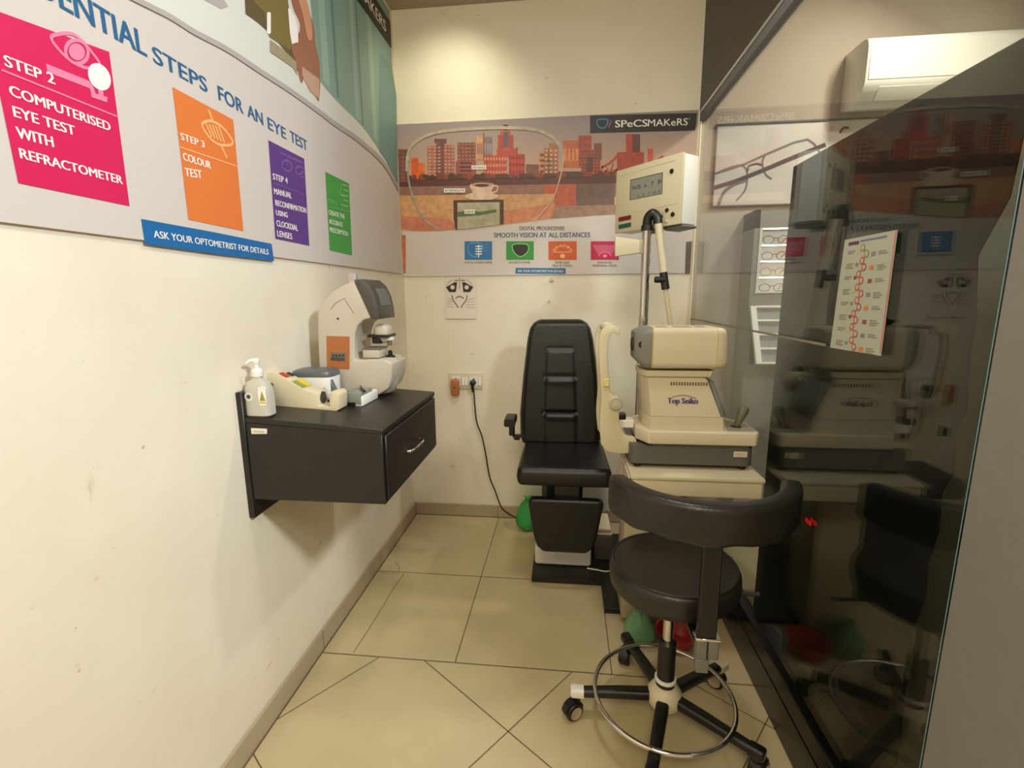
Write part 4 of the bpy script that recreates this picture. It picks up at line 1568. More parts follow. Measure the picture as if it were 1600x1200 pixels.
# striped papers hung on the left side
b = MB(M['paper'])
b.box((0.2285, 1.66, 0.60), (0.2315, 1.90, TZ - 0.012), M['paper'], 0.001, 1)
for k in range(5):
    b.box((0.2280, 1.68 + 0.04 * k, 0.61), (0.2284, 1.694 + 0.04 * k, TZ - 0.02), ink(170, 104, 92))
b.build('side_papers', t)

t = thing('chart_column', 'chrome column with cream vision chart box and white lamp arm behind the instrument table', 'vision chart', (0.326, 2.13, 0.0285))
PX, PY = 0.328, 2.13
b = MB(M['chrome'])
b.tube([(PX, PY, 0.0285), (PX, PY, 1.675)], 0.019, M['chrome'], 20)
b.build('pole', t)
b = MB(M['blackplastic'])
b.lathe([(0.024, 0), (0.024, 0.022), (0.017, 0.026)], (PX, PY, 1.655), (0, 0, 1), M['blackplastic'], 20)
b.tube(curve([(PX, PY, 1.67), (PX + 0.002, PY - 0.004, 1.705), (PX + 0.018, PY - 0.012, 1.722), (PX + 0.036, PY - 0.016, 1.705), (PX + 0.040, PY - 0.018, 1.68)], 4), 0.019, M['blackplastic'], 14)
b.build('elbow', t)
# box with yawed front
TLc, TRc = P(1, 2.335, 960, 266), P(1, 2.060, 1065, 238)
BLc, BRc = P(1, 2.335, 960, 365), P(1, 2.060, 1064, 350)
TRc.z = TLc.z = (TRc.z + TLc.z) / 2
BRc.z = BLc.z = (BRc.z + BLc.z) / 2
rdir = (TRc - TLc)
rdir.z = 0
bw_, bh_ = rdir.length, TLc.z - BLc.z
rdir.normalize()
nrm = V((rdir.y, -rdir.x, 0))          # toward the room
o0 = V((BLc.x, BLc.y, BLc.z))


def fb(u, v, d=0.0):
    return o0 + rdir * (u * bw_) + UPZ * (v * bh_) + nrm * d


b = MB(M['aged'])
b.prism([fb(0, 0, -0.012), fb(1, 0, -0.012), fb(1, 1, -0.012), fb(0, 1, -0.012)], nrm * 0.012, M['aged'], 0.005, 2)
cb = b.build('chart_front', t)
b = MB(M['white'])
b.prism([fb(0.01, 0.01, -0.10), fb(0.99, 0.01, -0.10), fb(0.99, 0.99, -0.10), fb(0.01, 0.99, -0.10)], nrm * 0.0875, M['white'], 0.004, 2)
b.build('chart_housing', t)
FB = Plane(0, 0, nrm, rdir)


def fpx(x, y):
    """u, v on the chart front from the frame position."""
    d = RIGHT * ((x - 800) / FPX) + UP * ((600 - y) / FPX) + FWD
    s = (o0 - V((0, 0, EYE))).dot(nrm) / d.dot(nrm)
    q = V((0, 0, EYE)) + d * s - o0
    return q.dot(rdir) / bw_, q.z / bh_


def fq(mb, pts, m, lift):
    mb.poly([fb(*fpx(x, y), lift) for x, y in pts], m)


b = MB(M['lcd'])
fq(b, [(984, 313), (1035, 303), (1036, 269), (985, 281)], M['darkgrey'], 0.0008)
fq(b, [(985.5, 312), (1034.5, 302.5), (1035, 270.5), (986, 282)], M['lcd'], 0.0012)
so = b.build('chart_screen', cb, flat=True)
b = MB(M['blackink'])
for s, x, y, h in (('N', 989, 297, 6.5), ('B', 996.5, 295.6, 6.5), ('A', 1006.5, 293.5, 6), ('T', 1017, 291, 7), ('B', 1028.5, 287.5, 7), ('L', 997, 308.5, 4.5), ('Z', 1004, 307, 4.5), ('T', 1012.5, 305, 4.5), ('H', 1021.5, 303.5, 4.5), ('D', 1029, 301.8, 4.5)):
    u0, v0 = fpx(x, y)
    u1, _ = fpx(x + h * 0.72, y)
    _, v1 = fpx(x, y - h)
    text3(b, s, fb(u0, v0, 0.0016), rdir, UPZ, (u1 - u0) * bw_, (v1 - v0) * bh_, mat('chart_letters', (74, 74, 66), 0.5), 0.02)
b.build('letters', so, flat=True)
for pts, m, nm in (([(967, 346.5), (986, 342.5), (986, 336), (967, 340)], mat('lens_red', (112, 26, 28), 0.3), 'red_window'), ([(967, 358), (986, 354), (986, 347.5), (967, 351.5)], mat('lens_green', (18, 84, 66), 0.3), 'green_window')):
    b = MB(m)
    b.prism([fb(*fpx(x, y), 0.0) for x, y in pts], nrm * 0.0025, m)
    b.build(nm, cb)
for x, y, r_, m in ((1050, 267.5, 0.009, 'blackplastic'), (1042.5, 328.5, 0.008, 'blackplastic'), (1033.5, 338.5, 0.008, 'blackplastic'), (1051.5, 335, 0.009, 'blackplastic'), (1042, 345.5, 0.007, 'cream')):
    b = MB(M[m])
    b.lathe([(r_, 0.0), (r_, 0.004), (r_ * 0.7, 0.005), (0, 0.005)], fb(*fpx(x, y), 0), nrm, M[m], 16)
    b.build('knob', cb)
b = MB(M['aged'])
ribbon(b, [fb(*fpx(968, 274), 0.0009), fb(*fpx(1055, 250), 0.0009)], nrm, 0.004, M['cream'])
ribbon(b, [fb(0.02, 0.30, 0.0009), fb(0.96, 0.30, 0.0009)], nrm, 0.003, M['cream'])
b.build('front_ridge', cb, flat=True)
b = MB(M['aged'])
q = [P(1, 2.14, x, y) for x, y in ((961, 369), (1018, 377), (1017, 393), (961, 401))]
b.prism(q, (0, 0.03, 0), M['aged'], 0.004, 2)
b.build('bracket_plate', t)
b = MB(M['midgrey'])
b.prism([fb(0.75, -0.06, -0.02), fb(1.0, -0.035, -0.02), fb(1.0, 0.0, -0.02), fb(0.70, 0.0, -0.02)], -nrm * 0.09, M['midgrey'], 0.003, 1)
b.prism([fb(0.42, -0.05, -0.03), fb(0.60, -0.05, -0.03), fb(0.60, 0.0, -0.03), fb(0.42, 0.0, -0.03)], -nrm * 0.05, M['midgrey'], 0.003, 1)
b.build('underside_bracket', t)
# lamp arm
e0 = V((PX + 0.040, PY - 0.018, 1.69))
j0 = P(1, 2.10, 1038, 437)
e1 = V((0.462, 2.075, 1.10))
b = MB(M['cream'])
b.tube([e0, j0], [0.0165, 0.0135], M['cream'], 14)
b.tube([j0, e1], [0.010, 0.010], M['cream'], 12)
b.build('lamp_arm', t)
b = MB(M['blackplastic'])
dj = (e1 - j0).normalized()
b.tube([j0 - dj * 0.03, j0 + dj * 0.04], 0.0165, M['blackplastic'], 14)
b.lathe([(0.013, -0.02), (0.013, 0.02), (0.009, 0.024)], j0 + V((-0.018, -0.008, 0)), (-1, 0, 0), M['blackplastic'], 14)
b.build('arm_joint', t)
b = MB(M['cream'])
lx = V((0.462, 2.075, 1.085))
ldir = V((0.10, 0.75, -0.35)).normalized() * -1
b.ball(lx, 0.022, M['blackplastic'], 14, 8)
b.lathe([(0.0, -0.075), (0.030, -0.070), (0.046, -0.045), (0.050, -0.01), (0.044, 0.02), (0.030, 0.045), (0.024, 0.10), (0.026, 0.104), (0, 0.104)], lx - V((0, 0, 0.045)), (0.15, -0.95, 0.28), M['cream'], 24)
b.build('lamp_head', t)

# ================================================================ AUTOREFRACTOR
YF = 1.72
t = thing('autorefractor', 'cream and grey autorefractor with chin rest standing on the cream instrument table', 'autorefractor', (0.45, 1.86, TZ))
F = lambda x, y, Y=YF: P(1, Y, x, y)
b = MB(M['darkgrey'])
b.loft([[V((x, y, z)) for x, y in rrect(0.452, 1.86, 0.215, 0.142, 0.03)] for z in (TZ + 0.018, TZ + 0.022, TZ + 0.08, TZ + 0.084)], mat('warm_grey_plastic', (92, 90, 84), 0.45))
po = b.build('base', t)
for dx, dy in ((-0.185, -0.115), (0.185, -0.115), (-0.185, 0.115), (0.185, 0.115)):
    b = MB(M['blackplastic'])
    b.lathe([(0.013, 0.0005), (0.015, 0.018)], (0.452 + dx, 1.86 + dy, TZ), (0, 0, 1), M['blackplastic'], 14)
    b.build('foot', t)
b = MB(M['cream'])
q0, q1 = P(1, 1.7165, 1146, 714), P(1, 1.7165, 1168, 706)
b.box((q0.x, 1.7166, q0.z), (q1.x, 1.7178, q1.z), M['cream'])
b.box((q0.x + 0.004, 1.7162, (q0.z + q1.z) / 2 - 0.002), (q1.x - 0.004, 1.7166, (q0.z + q1.z) / 2 + 0.002), M['greyink'])
b.build('sticker', po)
# sliding tray
TB, TT = 0.868, 0.917
ol = [(0.300, 1.712), (0.668, 1.712), (0.682, 1.728), (0.682, 1.86), (0.60, 1.97), (0.300, 1.97), (0.262, 1.93), (0.262, 1.775)]
b = MB(M['ivory'])
b.prism([(x, y, TB) for x, y in ol], (0, 0, TT - TB), M['ivory'], 0.006, 3, 0.6)
b.build('tray', t)
b = MB(M['midgrey'])
b.prism([(x * 0.9 + 0.047, y * 0.9 + 0.186, TB - 0.010) for x, y in ol], (0, 0, 0.0095), M['midgrey'])
b.build('slide', t)
b = MB(mat('panel_grey', (150, 142, 122), 0.5))
b.prism([(0.575, 1.735, TT + 0.0002), (0.672, 1.735, TT + 0.0002), (0.672, 1.85, TT + 0.0002), (0.61, 1.89, TT + 0.0002)], (0, 0, 0.0015))
b.build('control_panel', t)
# pedestal body: tapering
b = MB(M['ivory'])


def body_ring(x0_, x1_, y0_, y1_, z, c=0.018):
    return [V(p) for p in ((x0_ + c, y0_, z), (x1_ - c * 0.3, y0_, z), (x1_, y0_ + c * 0.3, z), (x1_, y1_, z), (x0_ + c, y1_, z), (x0_, y1_ - c * 2, z), (x0_, y0_ + c * 3, z))]


b.loft([body_ring(0.288, 0.566, 1.730, 1.93, TT + 0.0005), body_ring(0.289, 0.560, 1.731, 1.93, 0.966)], M['ivory'])
b.loft([body_ring(0.290, 0.552, 1.732, 1.93, 0.967), body_ring(0.276, 0.502, 1.742, 1.92, 1.095)], M['ivory'])
b.loft([body_ring(0.276, 0.502, 1.742, 1.92, 1.0951), body_ring(0.278, 0.494, 1.75, 1.92, 1.106), body_ring(0.268, 0.510, 1.736, 1.92, 1.112), body_ring(0.268, 0.518, 1.735, 1.92, 1.132)], M['ivory'])
bd = b.build('body', t, smooth=25)
b = MB(M['midgrey'])
b.prism([(0.505, 1.744, 1.094), (0.553, 1.734, 0.968), (0.572, 1.745, 0.968), (0.522, 1.755, 1.094)], (0, 0.15, 0), mat('blue_grey_plastic', (128, 128, 126), 0.5), 0.002, 1)
b.build('side_panel', t)


def body_front(x, z, lift):
    y = 1.732 + (z - 0.967) / 0.128 * 0.010
    return V((x, y - lift, z))


b = MB(M['midgrey'])
xv0, xv1 = F(1050, 596).x, F(1106, 596).x
for k in range(14):
    x = xv0 + (xv1 - xv0) * k / 13
    b.poly([body_front(x, 1.079, 0.0012), body_front(x + 0.005, 1.079, 0.0012), body_front(x + 0.005, 1.091, 0.0012), body_front(x, 1.091, 0.0012)], mat('vent_brown', (110, 88, 66), 0.6))
b.build('vent', bd, flat=True)
b = MB(M['navyletter'])
vio = mat('logo_violet', (72, 60, 118), 0.5)
p0, p1 = F(1043, 630, 1.736), F(1090, 630, 1.736)
ch = F(1043, 621, 1.736).z - p0.z
text3(b, 'Top Seiko', body_front(p0.x, p0.z, 0.0014), V((1, 0, 0)), V((0, 0.078, 1)).normalized(), p1.x - p0.x, ch, vio, 0.045)
pr = [F(x, y, 1.736) for x, y in c2([(1050, 620.5), (1062, 618), (1074, 618.5), (1088, 623)], 5)]
ribbon(b, [body_front(q.x, q.z, 0.0014) for q in pr], (0, -1, 0), 0.0026, mat('logo_plum', (118, 70, 104), 0.5))
b.build('lettering', bd, flat=True)
# head
HX0, HX1, HZ0, HZ1 = 0.299, 0.553, 1.140, 1.284


def head_ring(x, s=1.0, dz=0.0, cy=1.80, hy=0.086, tilt=0.0):
    pts = rrect(cy, (HZ0 + HZ1) / 2 + dz, hy * s, (HZ1 - HZ0) / 2 * s, 0.022 * s, 5)
    return [V((x + tilt * (z - 1.2), y, z)) for y, z in pts]


b = MB(M['ivory'])
b.loft([head_ring(HX0), head_ring(0.505), head_ring(0.527, 0.99), head_ring(0.545, 0.95, 0, 1.80, 0.086, -0.06), head_ring(0.551, 0.88, 0, 1.80, 0.086, -0.06)], M['ivory'])
hd_ = b.build('head', t)
b = MB(mat('face_grey_plastic', (122, 120, 112), 0.45))
b.loft([head_ring(0.243, 0.66, 0.008), head_ring(0.251, 0.76, 0.006), head_ring(0.277, 0.97), head_ring(HX0 - 0.0005, 1.0)])
b.build('patient_face', t)
b = MB(M['blackplastic'])
b.lathe([(0.026, 0.0), (0.024, 0.006), (0.016, 0.004), (0, 0.003)], (0.2435, 1.80, 1.22), (-1, 0, 0), M['blackplastic'], 24)
b.build('measuring_window', t)
b = MB(M['blackplastic'])
b.lathe([(0.012, 0.0), (0.012, 0.002)], (0.265, 1.728, 1.225), (-0.25, -1, 0), M['blackplastic'], 16)
b.build('measuring_window', t)
b = MB(mat('vent_tan', (150, 138, 112), 0.6))
for xa, xb in ((0.315, 0.355), (0.375, 0.435), (0.45, 0.485)):
    b.box((xa, 1.745, HZ1 - 0.001), (xb, 1.80, HZ1 + 0.0006))
b.build('top_vent', hd_)
for x in (HX0 + 0.002, 0.515):
    b = MB(M['strip'])
    r_ = head_ring(x, 1.004 if x < 0.4 else 1.0)
    b.tube(r_, 0.0012, mat('yellowed_seam', (206, 184, 106), 0.5), 6, True)
    b.build('seam', hd_)
# joystick
jb = P(1, 1.79, 1151, 656)
jb.z = TT
b = MB(M['blackplastic'])
b.lathe([(0.020, 0.0), (0.018, 0.004), (0.010, 0.005)], jb, (0, 0, 1), M['blackplastic'], 18)
jo = b.build('joystick_boot', t)
b = MB(mat('olive_grip', (110, 106, 84), 0.4))
jt = V((jb.x + 0.024, jb.y, jb.z + 0.075))
b.tube([jb + V((0, 0, 0.003)), jb + (jt - jb) * 0.35, jb + (jt - jb) * 0.8, jt, jt + V((0.002, 0, 0.006))], [0.009, 0.013, 0.019, 0.017, 0.009], None, 16)
b.build('joystick', t)
# chin and forehead rest: two side plates, joined at the top and at the base
ch_out = [(0.136, 0.846), (0.128, 0.93), (0.132, 1.02), (0.124, 1.12), (0.118, 1.20), (0.121, 1.255), (0.136, 1.283), (0.158, 1.291), (0.182, 1.284), (0.193, 1.272)]
ch_in = [(0.189, 1.252), (0.172, 1.262), (0.158, 1.252), (0.151, 1.20), (0.156, 1.12), (0.164, 1.05), (0.186, 1.03), (0.200, 1.00), (0.200, 0.93), (0.222, 0.885), (0.262, 0.872), (0.262, 0.822), (0.20, 0.812), (0.155, 0.822)]
oc = [(q.x, q.y) for q in curve([(x, z, 0) for x, z in ch_out], 3)]
ic = [(q.x, q.y) for q in curve([(x, z, 0) for x, z in ch_in], 3)]
for y in (1.765, 1.965):
    b = MB(M['cream'])
    b.prism([(x, y, z) for x, z in oc + ic], (0, 0.022, 0), M['cream'], 0.004, 2, 0.7)
    b.build('chin_rest_plate', t)
b = MB(M['cream'])
b.tube([(0.150, 1.78, 1.277), (0.138, 1.87, 1.280), (0.150, 1.97, 1.277)], 0.012, M['cream'], 12)
b.build('forehead_bar', t)
b = MB(M['cream'])
b.box((0.165, 1.7875, 0.820), (0.2365, 1.9645, 0.866), M['cream'], 0.006, 2)
b.build('rest_base', t)
b = MB(M['white'])
b.box((0.150, 1.82, 0.985), (0.205, 1.93, 1.005), M['white'], 0.008, 3)
b.tube([(0.185, 1.875, 0.86), (0.185, 1.875, 0.99)], 0.012, M['cream'], 12)
b.build('chin_cup', t)
b = MB(M['offwhite'])
b.lathe([(0.026, 0.0), (0.026, 0.012), (0.020, 0.016), (0.018, 0.013), (0.012, 0.013), (0.011, 0.018), (0, 0.018)], P(1, 1.765, 962, 629), (0, -1, 0), M['offwhite'], 24)
b.build('height_knob', t)
b = MB(mat('yellow_clip', (222, 206, 130), 0.45))
q = P(1, 1.77, 946, 596)
b.box((q.x - 0.008, 1.757, q.z - 0.018), (q.x + 0.014, 1.765, q.z + 0.012), None, 0.003, 1)
b.build('clip', t)
b = MB(M['blackplastic'])
q = P(1, 1.80, 971, 650)
b.box((q.x - 0.010, 1.79, q.z - 0.012), (q.x + 0.016, 1.83, q.z + 0.010), M['blackplastic'], 0.004, 2)
b.box((q.x - 0.012, 1.785, q.z - 0.042), (q.x + 0.045, 1.84, q.z - 0.0125), M['white'], 0.003, 1)
b.build('lock_lever', t)

# ================================================================ STOOL
SX, SY = 0.335, 1.418
t = thing('stool', 'black swivel stool with curved backrest and chrome foot ring on castors', 'stool', (SX, SY, 0))
b = MB(M['greyleather'])
b.lathe([(0, 0.498), (0.150, 0.498), (0.180, 0.502), (0.191, 0.515), (0.195, 0.545), (0.193, 0.572), (0.186, 0.582), (0.178, 0.585), (0.172, 0.5845), (0.16, 0.588), (0.10, 0.594), (0, 0.597)], (SX + 0.005, SY, 0), (0, 0, 1), M['greyleather'], 56)
se = b.build('seat', t)
b = MB(M['greyleather'])
b.tube([V((SX + 0.005 + 0.184 * cos(a), SY + 0.184 * sin(a), 0.584)) for a in [2 * pi * k / 56 for k in range(56)]], 0.0035, M['greyleather'], 8, True)
b.build('piping', se)
b = MB(M['blackpaint'])
b.box((SX - 0.07, SY - 0.09, 0.478), (SX + 0.08, SY + 0.09, 0.498), M['blackpaint'], 0.004, 1)
b.box((0.348, 1.165, 0.474), (0.398, SY, 0.490), M['blackpaint'], 0.003, 1)
b.build('seat_plate', t)
b = MB(M['blackpaint'])
b.tube([(SX + 0.05, SY + 0.02, 0.486), (0.58, SY + 0.0, 0.486), (0.60, SY, 0.488)], [0.005, 0.005, 0.008], M['blackpaint'], 8)
b.build('height_lever', t)
b = MB(M['chrome'])
b.tube([(SX, SY, 0.30), (SX, SY, 0.478)], 0.0155, M['chrome'], 20)
b.build('piston', t)
b = MB(M['blackplastic'])
b.lathe([(0, 0.31), (0.022, 0.31), (0.028, 0.304), (0.0275, 0.17), (0.030, 0.165), (0.030, 0.10)], (SX, SY, 0), (0, 0, 1), M['blackplastic'], 24)
b.build('column', t)
b = MB(M['white'])
b.lathe([(0.031, 0.176), (0.034, 0.174), (0.034, 0.166), (0.031, 0.164)], (SX, SY, 0), (0, 0, 1), M['white'], 24)
b.lathe([(0.030, 0.150), (0.036, 0.146), (0.046, 0.136), (0.055, 0.120), (0.056, 0.098), (0.050, 0.082), (0.03, 0.078), (0, 0.078)], (SX, SY, 0), (0, 0, 1), M['ivory'], 32)
b.build('hub', t)
for k, ang in enumerate((180, 252, 324, 36, 108)):
    a = R(ang)
    d = V((cos(a), sin(a), 0))
    s = V((-sin(a), cos(a), 0))
    c0 = V((SX, SY, 0))
    b = MB(M['blackpaint'])
    rings = []
    for r_, z, hw, hh in ((0.045, 0.108, 0.020, 0.017), (0.14, 0.104, 0.019, 0.016), (0.27, 0.094, 0.017, 0.014)):
        rings.append([c0 + d * r_ + s * x + V((0, 0, z + zz)) for x, zz in rrect(0, 0, hw, hh, 0.011, 3)])
    b.loft(rings, M['blackpaint'])
    lg = b.build('leg', t)
    cm = M['white'] if k == 0 else (M['ivory'] if k == 3 else M['blackplastic'])
    b = MB(cm)
    rings = []
    for r_, hw in ((0.262, 0.0185), (0.300, 0.0185), (0.305, 0.015)):
        rings.append([c0 + d * r_ + s * x + V((0, 0, 0.094 + zz)) for x, zz in rrect(0, 0, hw, hw * 0.9, 0.009, 3)])
    b.loft(rings, cm)
    b.build('end_cap', lg)
    wa = R(ang + (35 if k == 0 else 20 + 30 * k))
    ax = V((-sin(wa), cos(wa), 0))
    wc = c0 + d * 0.285 + V((cos(wa), sin(wa), 0)) * 0.016 + V((0, 0, 0.032))
    b = MB(M['blackplastic'])
    b.lathe([(0.012, -0.02), (0.028, -0.020), (0.0315, -0.016), (0.0315, 0.016), (0.028, 0.020), (0.012, 0.02)], wc, ax, M['blackplastic'], 24)
    b.tube([c0 + d * 0.283 + V((0, 0, 0.060)), c0 + d * 0.283 + V((0, 0, 0.084))], 0.011, M['blackplastic'], 12)
    hood = [wc + V((cos(wa), sin(wa), 0)) * (0.036 * cos(q)) + V((0, 0, 0.036 * sin(q))) for q in [R(8 + 168 * i / 10) for i in range(11)]]
    b.prism([p_ - ax * 0.013 for p_ in hood], ax * 0.026, M['blackplastic'])
    cs = b.build('caster', lg)
    b = MB(M['midgrey'])
    sd = 1 if ax.y < 0 else -1
    b.lathe([(0.018, 0.0), (0.022, 0.003), (0.020, 0.0035), (0.016, 0.001)], wc + ax * (0.0198 * sd), ax * sd, mat('hub_tan', (176, 160, 132), 0.4), 24)
    b.build('wheel_rim', cs)
b = MB(M['chrome'])
b.tube([V((SX - 0.008 + 0.218 * cos(a), SY - 0.006 + 0.218 * sin(a), 0.119)) for a in [2 * pi * k / 72 for k in range(72)]], 0.0075, M['chrome'], 12, True)
b.build('foot_ring', t)
# curved backrest
bc = V((0.378, 1.368, 0))
RB = 0.250
b = MB(M['greyleather'])
rings = []
n = 48
for i in range(n + 1):
    u = -1 + 2 * i / n
    a = R(-90 + 80 * u)
    d = V((cos(a), sin(a), 0))
    e = 1.0 if abs(u) < 0.9 else math.sqrt(max(0.0, 1 - ((abs(u) - 0.9) / 0.1) ** 2))
    hh = 0.054 * (0.62 + 0.38 * e)
    th = 0.026 * (0.25 + 0.75 * e)
    wav = 0.004 * sin(11 * u) * (1 - u * u) + 0.002 * sin(23 * u)
    ring = []
    for x, z in rrect(0, 0, th, hh, min(th, 0.018) * 0.95, 5):
        ring.append(bc + d * (RB - 0.012 + x) + V((0, 0, 0.852 + z + (wav if z < -0.02 else 0))))
    rings.append(ring)
b.loft(rings, M['greyleather'])
bk = b.build('backrest', t, smooth=60)
b = MB(M['greyleather'])
for zz in (0.9035,):
    b.tube([bc + V((cos(R(-90 + 77 * u)), sin(R(-90 + 77 * u)), 0)) * (RB + 0.006) + V((0, 0, zz - 0.006)) for u in [-1 + 2 * i / 40 for i in range(41)]], 0.0028, M['greyleather'], 8)
b.build('piping', bk)
b = MB(M['blackpaint'])
b.box((0.345, 1.146, 0.53), (0.392, 1.168, 0.86), M['blackpaint'], 0.003, 1)
b.build('back_post', t)
b = MB(M['chrome'])
b.box((0.340, 1.140, 0.525), (0.402, 1.174, 0.532), M['chrome'], 0.001, 1)
b.build('clamp_plate', t)
b = MB(M['midgrey'])
b.box((0.345, 1.142, 0.470), (0.370, 1.172, 0.524), M['midgrey'], 0.003, 1)
b.box((0.373, 1.142, 0.470), (0.399, 1.172, 0.524), M['midgrey'], 0.003, 1)
b.box((0.345, 1.144, 0.428), (0.378, 1.170, 0.469), M['midgrey'], 0.003, 1)
b.build('adjuster_block', t)

# ================================================================ LEAFLET ON THE GLASS
G2 = Plane(0, XR - 0.0016, (-1, 0, 0), (0, -1, 0))
t = thing('leaflet', 'pale leaflet with a red dotted path stuck to the dark glass', 'leaflet', P(0, XR, 1350, 460))
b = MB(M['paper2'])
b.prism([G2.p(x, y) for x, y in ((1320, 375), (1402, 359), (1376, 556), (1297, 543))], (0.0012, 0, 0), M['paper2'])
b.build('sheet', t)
b = MB(M['blackink'])


def lf(u, v):
    """Leaflet coordinates 0..1 to the sheet."""
    tl, tr, br, bl = (V(q) for q in ((1320, 375, 0), (1402, 359, 0), (1376, 556, 0), (1297, 543, 0)))
    a_, b_ = tl + (bl - tl) * v, tr + (br - tr) * v
    q = a_ + (b_ - a_) * u
    return G2.p(q.x, q.y, 0.0006)


def lq(u0, v0, u1, v1, m):
    b.poly([lf(u0, v1), lf(u1, v1), lf(u1, v0), lf(u0, v0)], m)


lq(0.09, 0.032, 0.29, 0.062, mat('leaf_plum', (96, 52, 84), 0.5))
lq(0.31, 0.030, 0.82, 0.045, mat('leaf_blue', (110, 112, 158), 0.5))
lq(0.97, 0.0, 1.0, 0.98, mat('leaf_rose', (196, 120, 120), 0.5))
REDI = mat('leaf_red', (196, 66, 48), 0.5)
OLI = mat('leaf_grey', (128, 128, 112), 0.5)
chain = []
for k in range(16):
    v = 0.10 + k * 0.0575
    u = 0.40 + (0.05 if k % 2 else -0.02) + 0.02 * sin(k)
    chain.append((u, v))
ribbon(b, [lf(u, v) + V((-0.0001, 0, 0)) for u, v in chain], (-1, 0, 0), 0.003, REDI)
for k, (u, v) in enumerate(chain):
    c = lf(u, v) + V((-0.0003, 0, 0))
    ring = [c + V((0, 0.0075 * cos(q), 0.0075 * sin(q))) for q in [2 * pi * j / 12 for j in range(12)]]
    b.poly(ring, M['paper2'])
    ribbon(b, [q + V((-0.0002, 0, 0)) for q in ring], (-1, 0, 0), 0.003, REDI if k > 1 else mat('leaf_olive', (150, 140, 70), 0.5), True)
for k in range(8):
    v = 0.115 + k * 0.115
    for j in range(2 + k % 2):
        lq(0.10, v + 0.018 * j, 0.24 - 0.03 * (j % 2), v + 0.018 * j + 0.008, OLI)
        lq(0.70, v + 0.035 + 0.018 * j, 0.84 + 0.04 * (j % 2), v + 0.043 + 0.018 * j, OLI)
    lq(0.28, v, 0.33, v + 0.03, [mat('leaf_yellow', (196, 178, 90), 0.5), OLI, mat('leaf_brown', (130, 76, 66), 0.5)][k % 3])
    lq(0.56, v + 0.035, 0.64, v + 0.07, [OLI, mat('leaf_orange', (206, 120, 60), 0.5), mat('leaf_brown', (130, 76, 66), 0.5)][k % 3])
b.build('printed_path', t, flat=True)

# ================================================================ SHOP BEYOND THE GLASS
t = thing('air_conditioner', 'white wall-mounted air conditioner high beyond the glass', 'air conditioner', (1.75, YB, 2.3))
AX0, AX1, AY, AZ0, AZ1 = 1.385, 2.20, 2.665, 2.285, 2.575
acw = mat('ac_white', (236, 234, 226), 0.25)
b = MB(acw)
pr = [(YB, AZ0 + 0.02), (YB, AZ1), (AY + 0.05, AZ1), (AY + 0.012, AZ1 - 0.012), (AY, AZ1 - 0.05), (AY, AZ0 + 0.09), (AY + 0.008, AZ0 + 0.07), (AY + 0.05, AZ0 + 0.02), (AY + 0.10, AZ0)]
b.prism([(AX0, y, z) for y, z in pr], (AX1 - AX0, 0, 0), acw, 0.008, 2, 0.5)
b.build('casing', t)
b = MB(acw)
b.prism([(AX0 + 0.012, y - 0.003, z) for y, z in ((AY + 0.014, AZ1 - 0.014), (AY, AZ1 - 0.05), (AY, AZ0 + 0.095))] + [(AX0 + 0.012, AY + 0.006, AZ0 + 0.095), (AX0 + 0.012, AY + 0.02, AZ1 - 0.012)], (AX1 - AX0 - 0.024, 0, 0), acw, 0.002, 1)
b.build('front_panel', t)
b = MB(M['midgrey'])
b.prism([(AX0 + 0.07, AY + 0.0065, AZ0 + 0.068), (AX0 + 0.07, AY + 0.0045, AZ0 + 0.064), (AX0 + 0.07, AY + 0.044, AZ0 + 0.016), (AX0 + 0.07, AY + 0.048, AZ0 + 0.018)], (AX1 - AX0 - 0.14, 0, 0), mat('ac_flap', (206, 202, 190), 0.35), 0.001, 1)
b.build('air_flap', t)

t = thing('framed_poster', 'framed line drawing of spectacles on the shop wall beyond the glass', 'poster', (1.1, YB, 1.86))
fx0, fx1, fz0, fz1 = 0.776, 1.62, 1.858, 2.278
b = MB(mat('poster_sheet', (226, 222, 216), 0.5))
b.box((fx0 + 0.008, YB - 0.006, fz0 + 0.008), (fx1 - 0.008, YB, fz1 - 0.008))
b.build('sheet', t)
b = MB(mat('frame_grey', (92, 86, 82), 0.5))
b.box((fx0, YB - 0.012, fz0), (fx1, YB - 0.0002, fz0 + 0.009))
b.box((fx0, YB - 0.012, fz1 - 0.009), (fx1, YB - 0.0002, fz1))
b.box((fx0, YB - 0.012, fz0 + 0.009), (fx0 + 0.009, YB - 0.0002, fz1 - 0.009))
b.box((fx1 - 0.009, YB - 0.012, fz0 + 0.009), (fx1, YB - 0.0002, fz1 - 0.009))
b.build('frame', t)
b = MB(M['greyink'])
PF = Plane(1, YB - 0.0068, (0, -1, 0), (1, 0, 0))
g1, g2 = mat('line_grey', (128, 122, 122), 0.5), mat('line_dark', (84, 78, 78), 0.5)
rib(b, PF, [(1116, 272), (1160, 258), (1200, 240), (1240, 223), (1262, 218), (1272, 225), (1282, 240)], 0.012, g1, 0)
rib(b, PF, c2([(1116, 272), (1140, 262), (1158, 259), (1167, 268), (1165, 295), (1150, 314)], 5), 0.010, g1, 0.0002)
rib(b, PF, c2([(1168, 268), (1170, 260), (1182, 256), (1190, 258)], 5), 0.010, g2, 0.0004)
rib(b, PF, c2([(1195, 243), (1191, 255), (1196, 272), (1206, 280)], 5), 0.010, g1, 0.0002)
rib(b, PF, [(1114, 294), (1150, 283), (1190, 267), (1230, 250), (1290, 226)], 0.022, g2, 0.0006)
rib(b, PF, c2([(1122, 322), (1130, 302), (1146, 289), (1166, 282)], 5), 0.018, g1, 0.0003)
rib(b, PF, c2([(1312, 208), (1318, 200), (1326, 200)], 4), 0.012, g2, 0.0003)
b.build('drawing', t, flat=True)

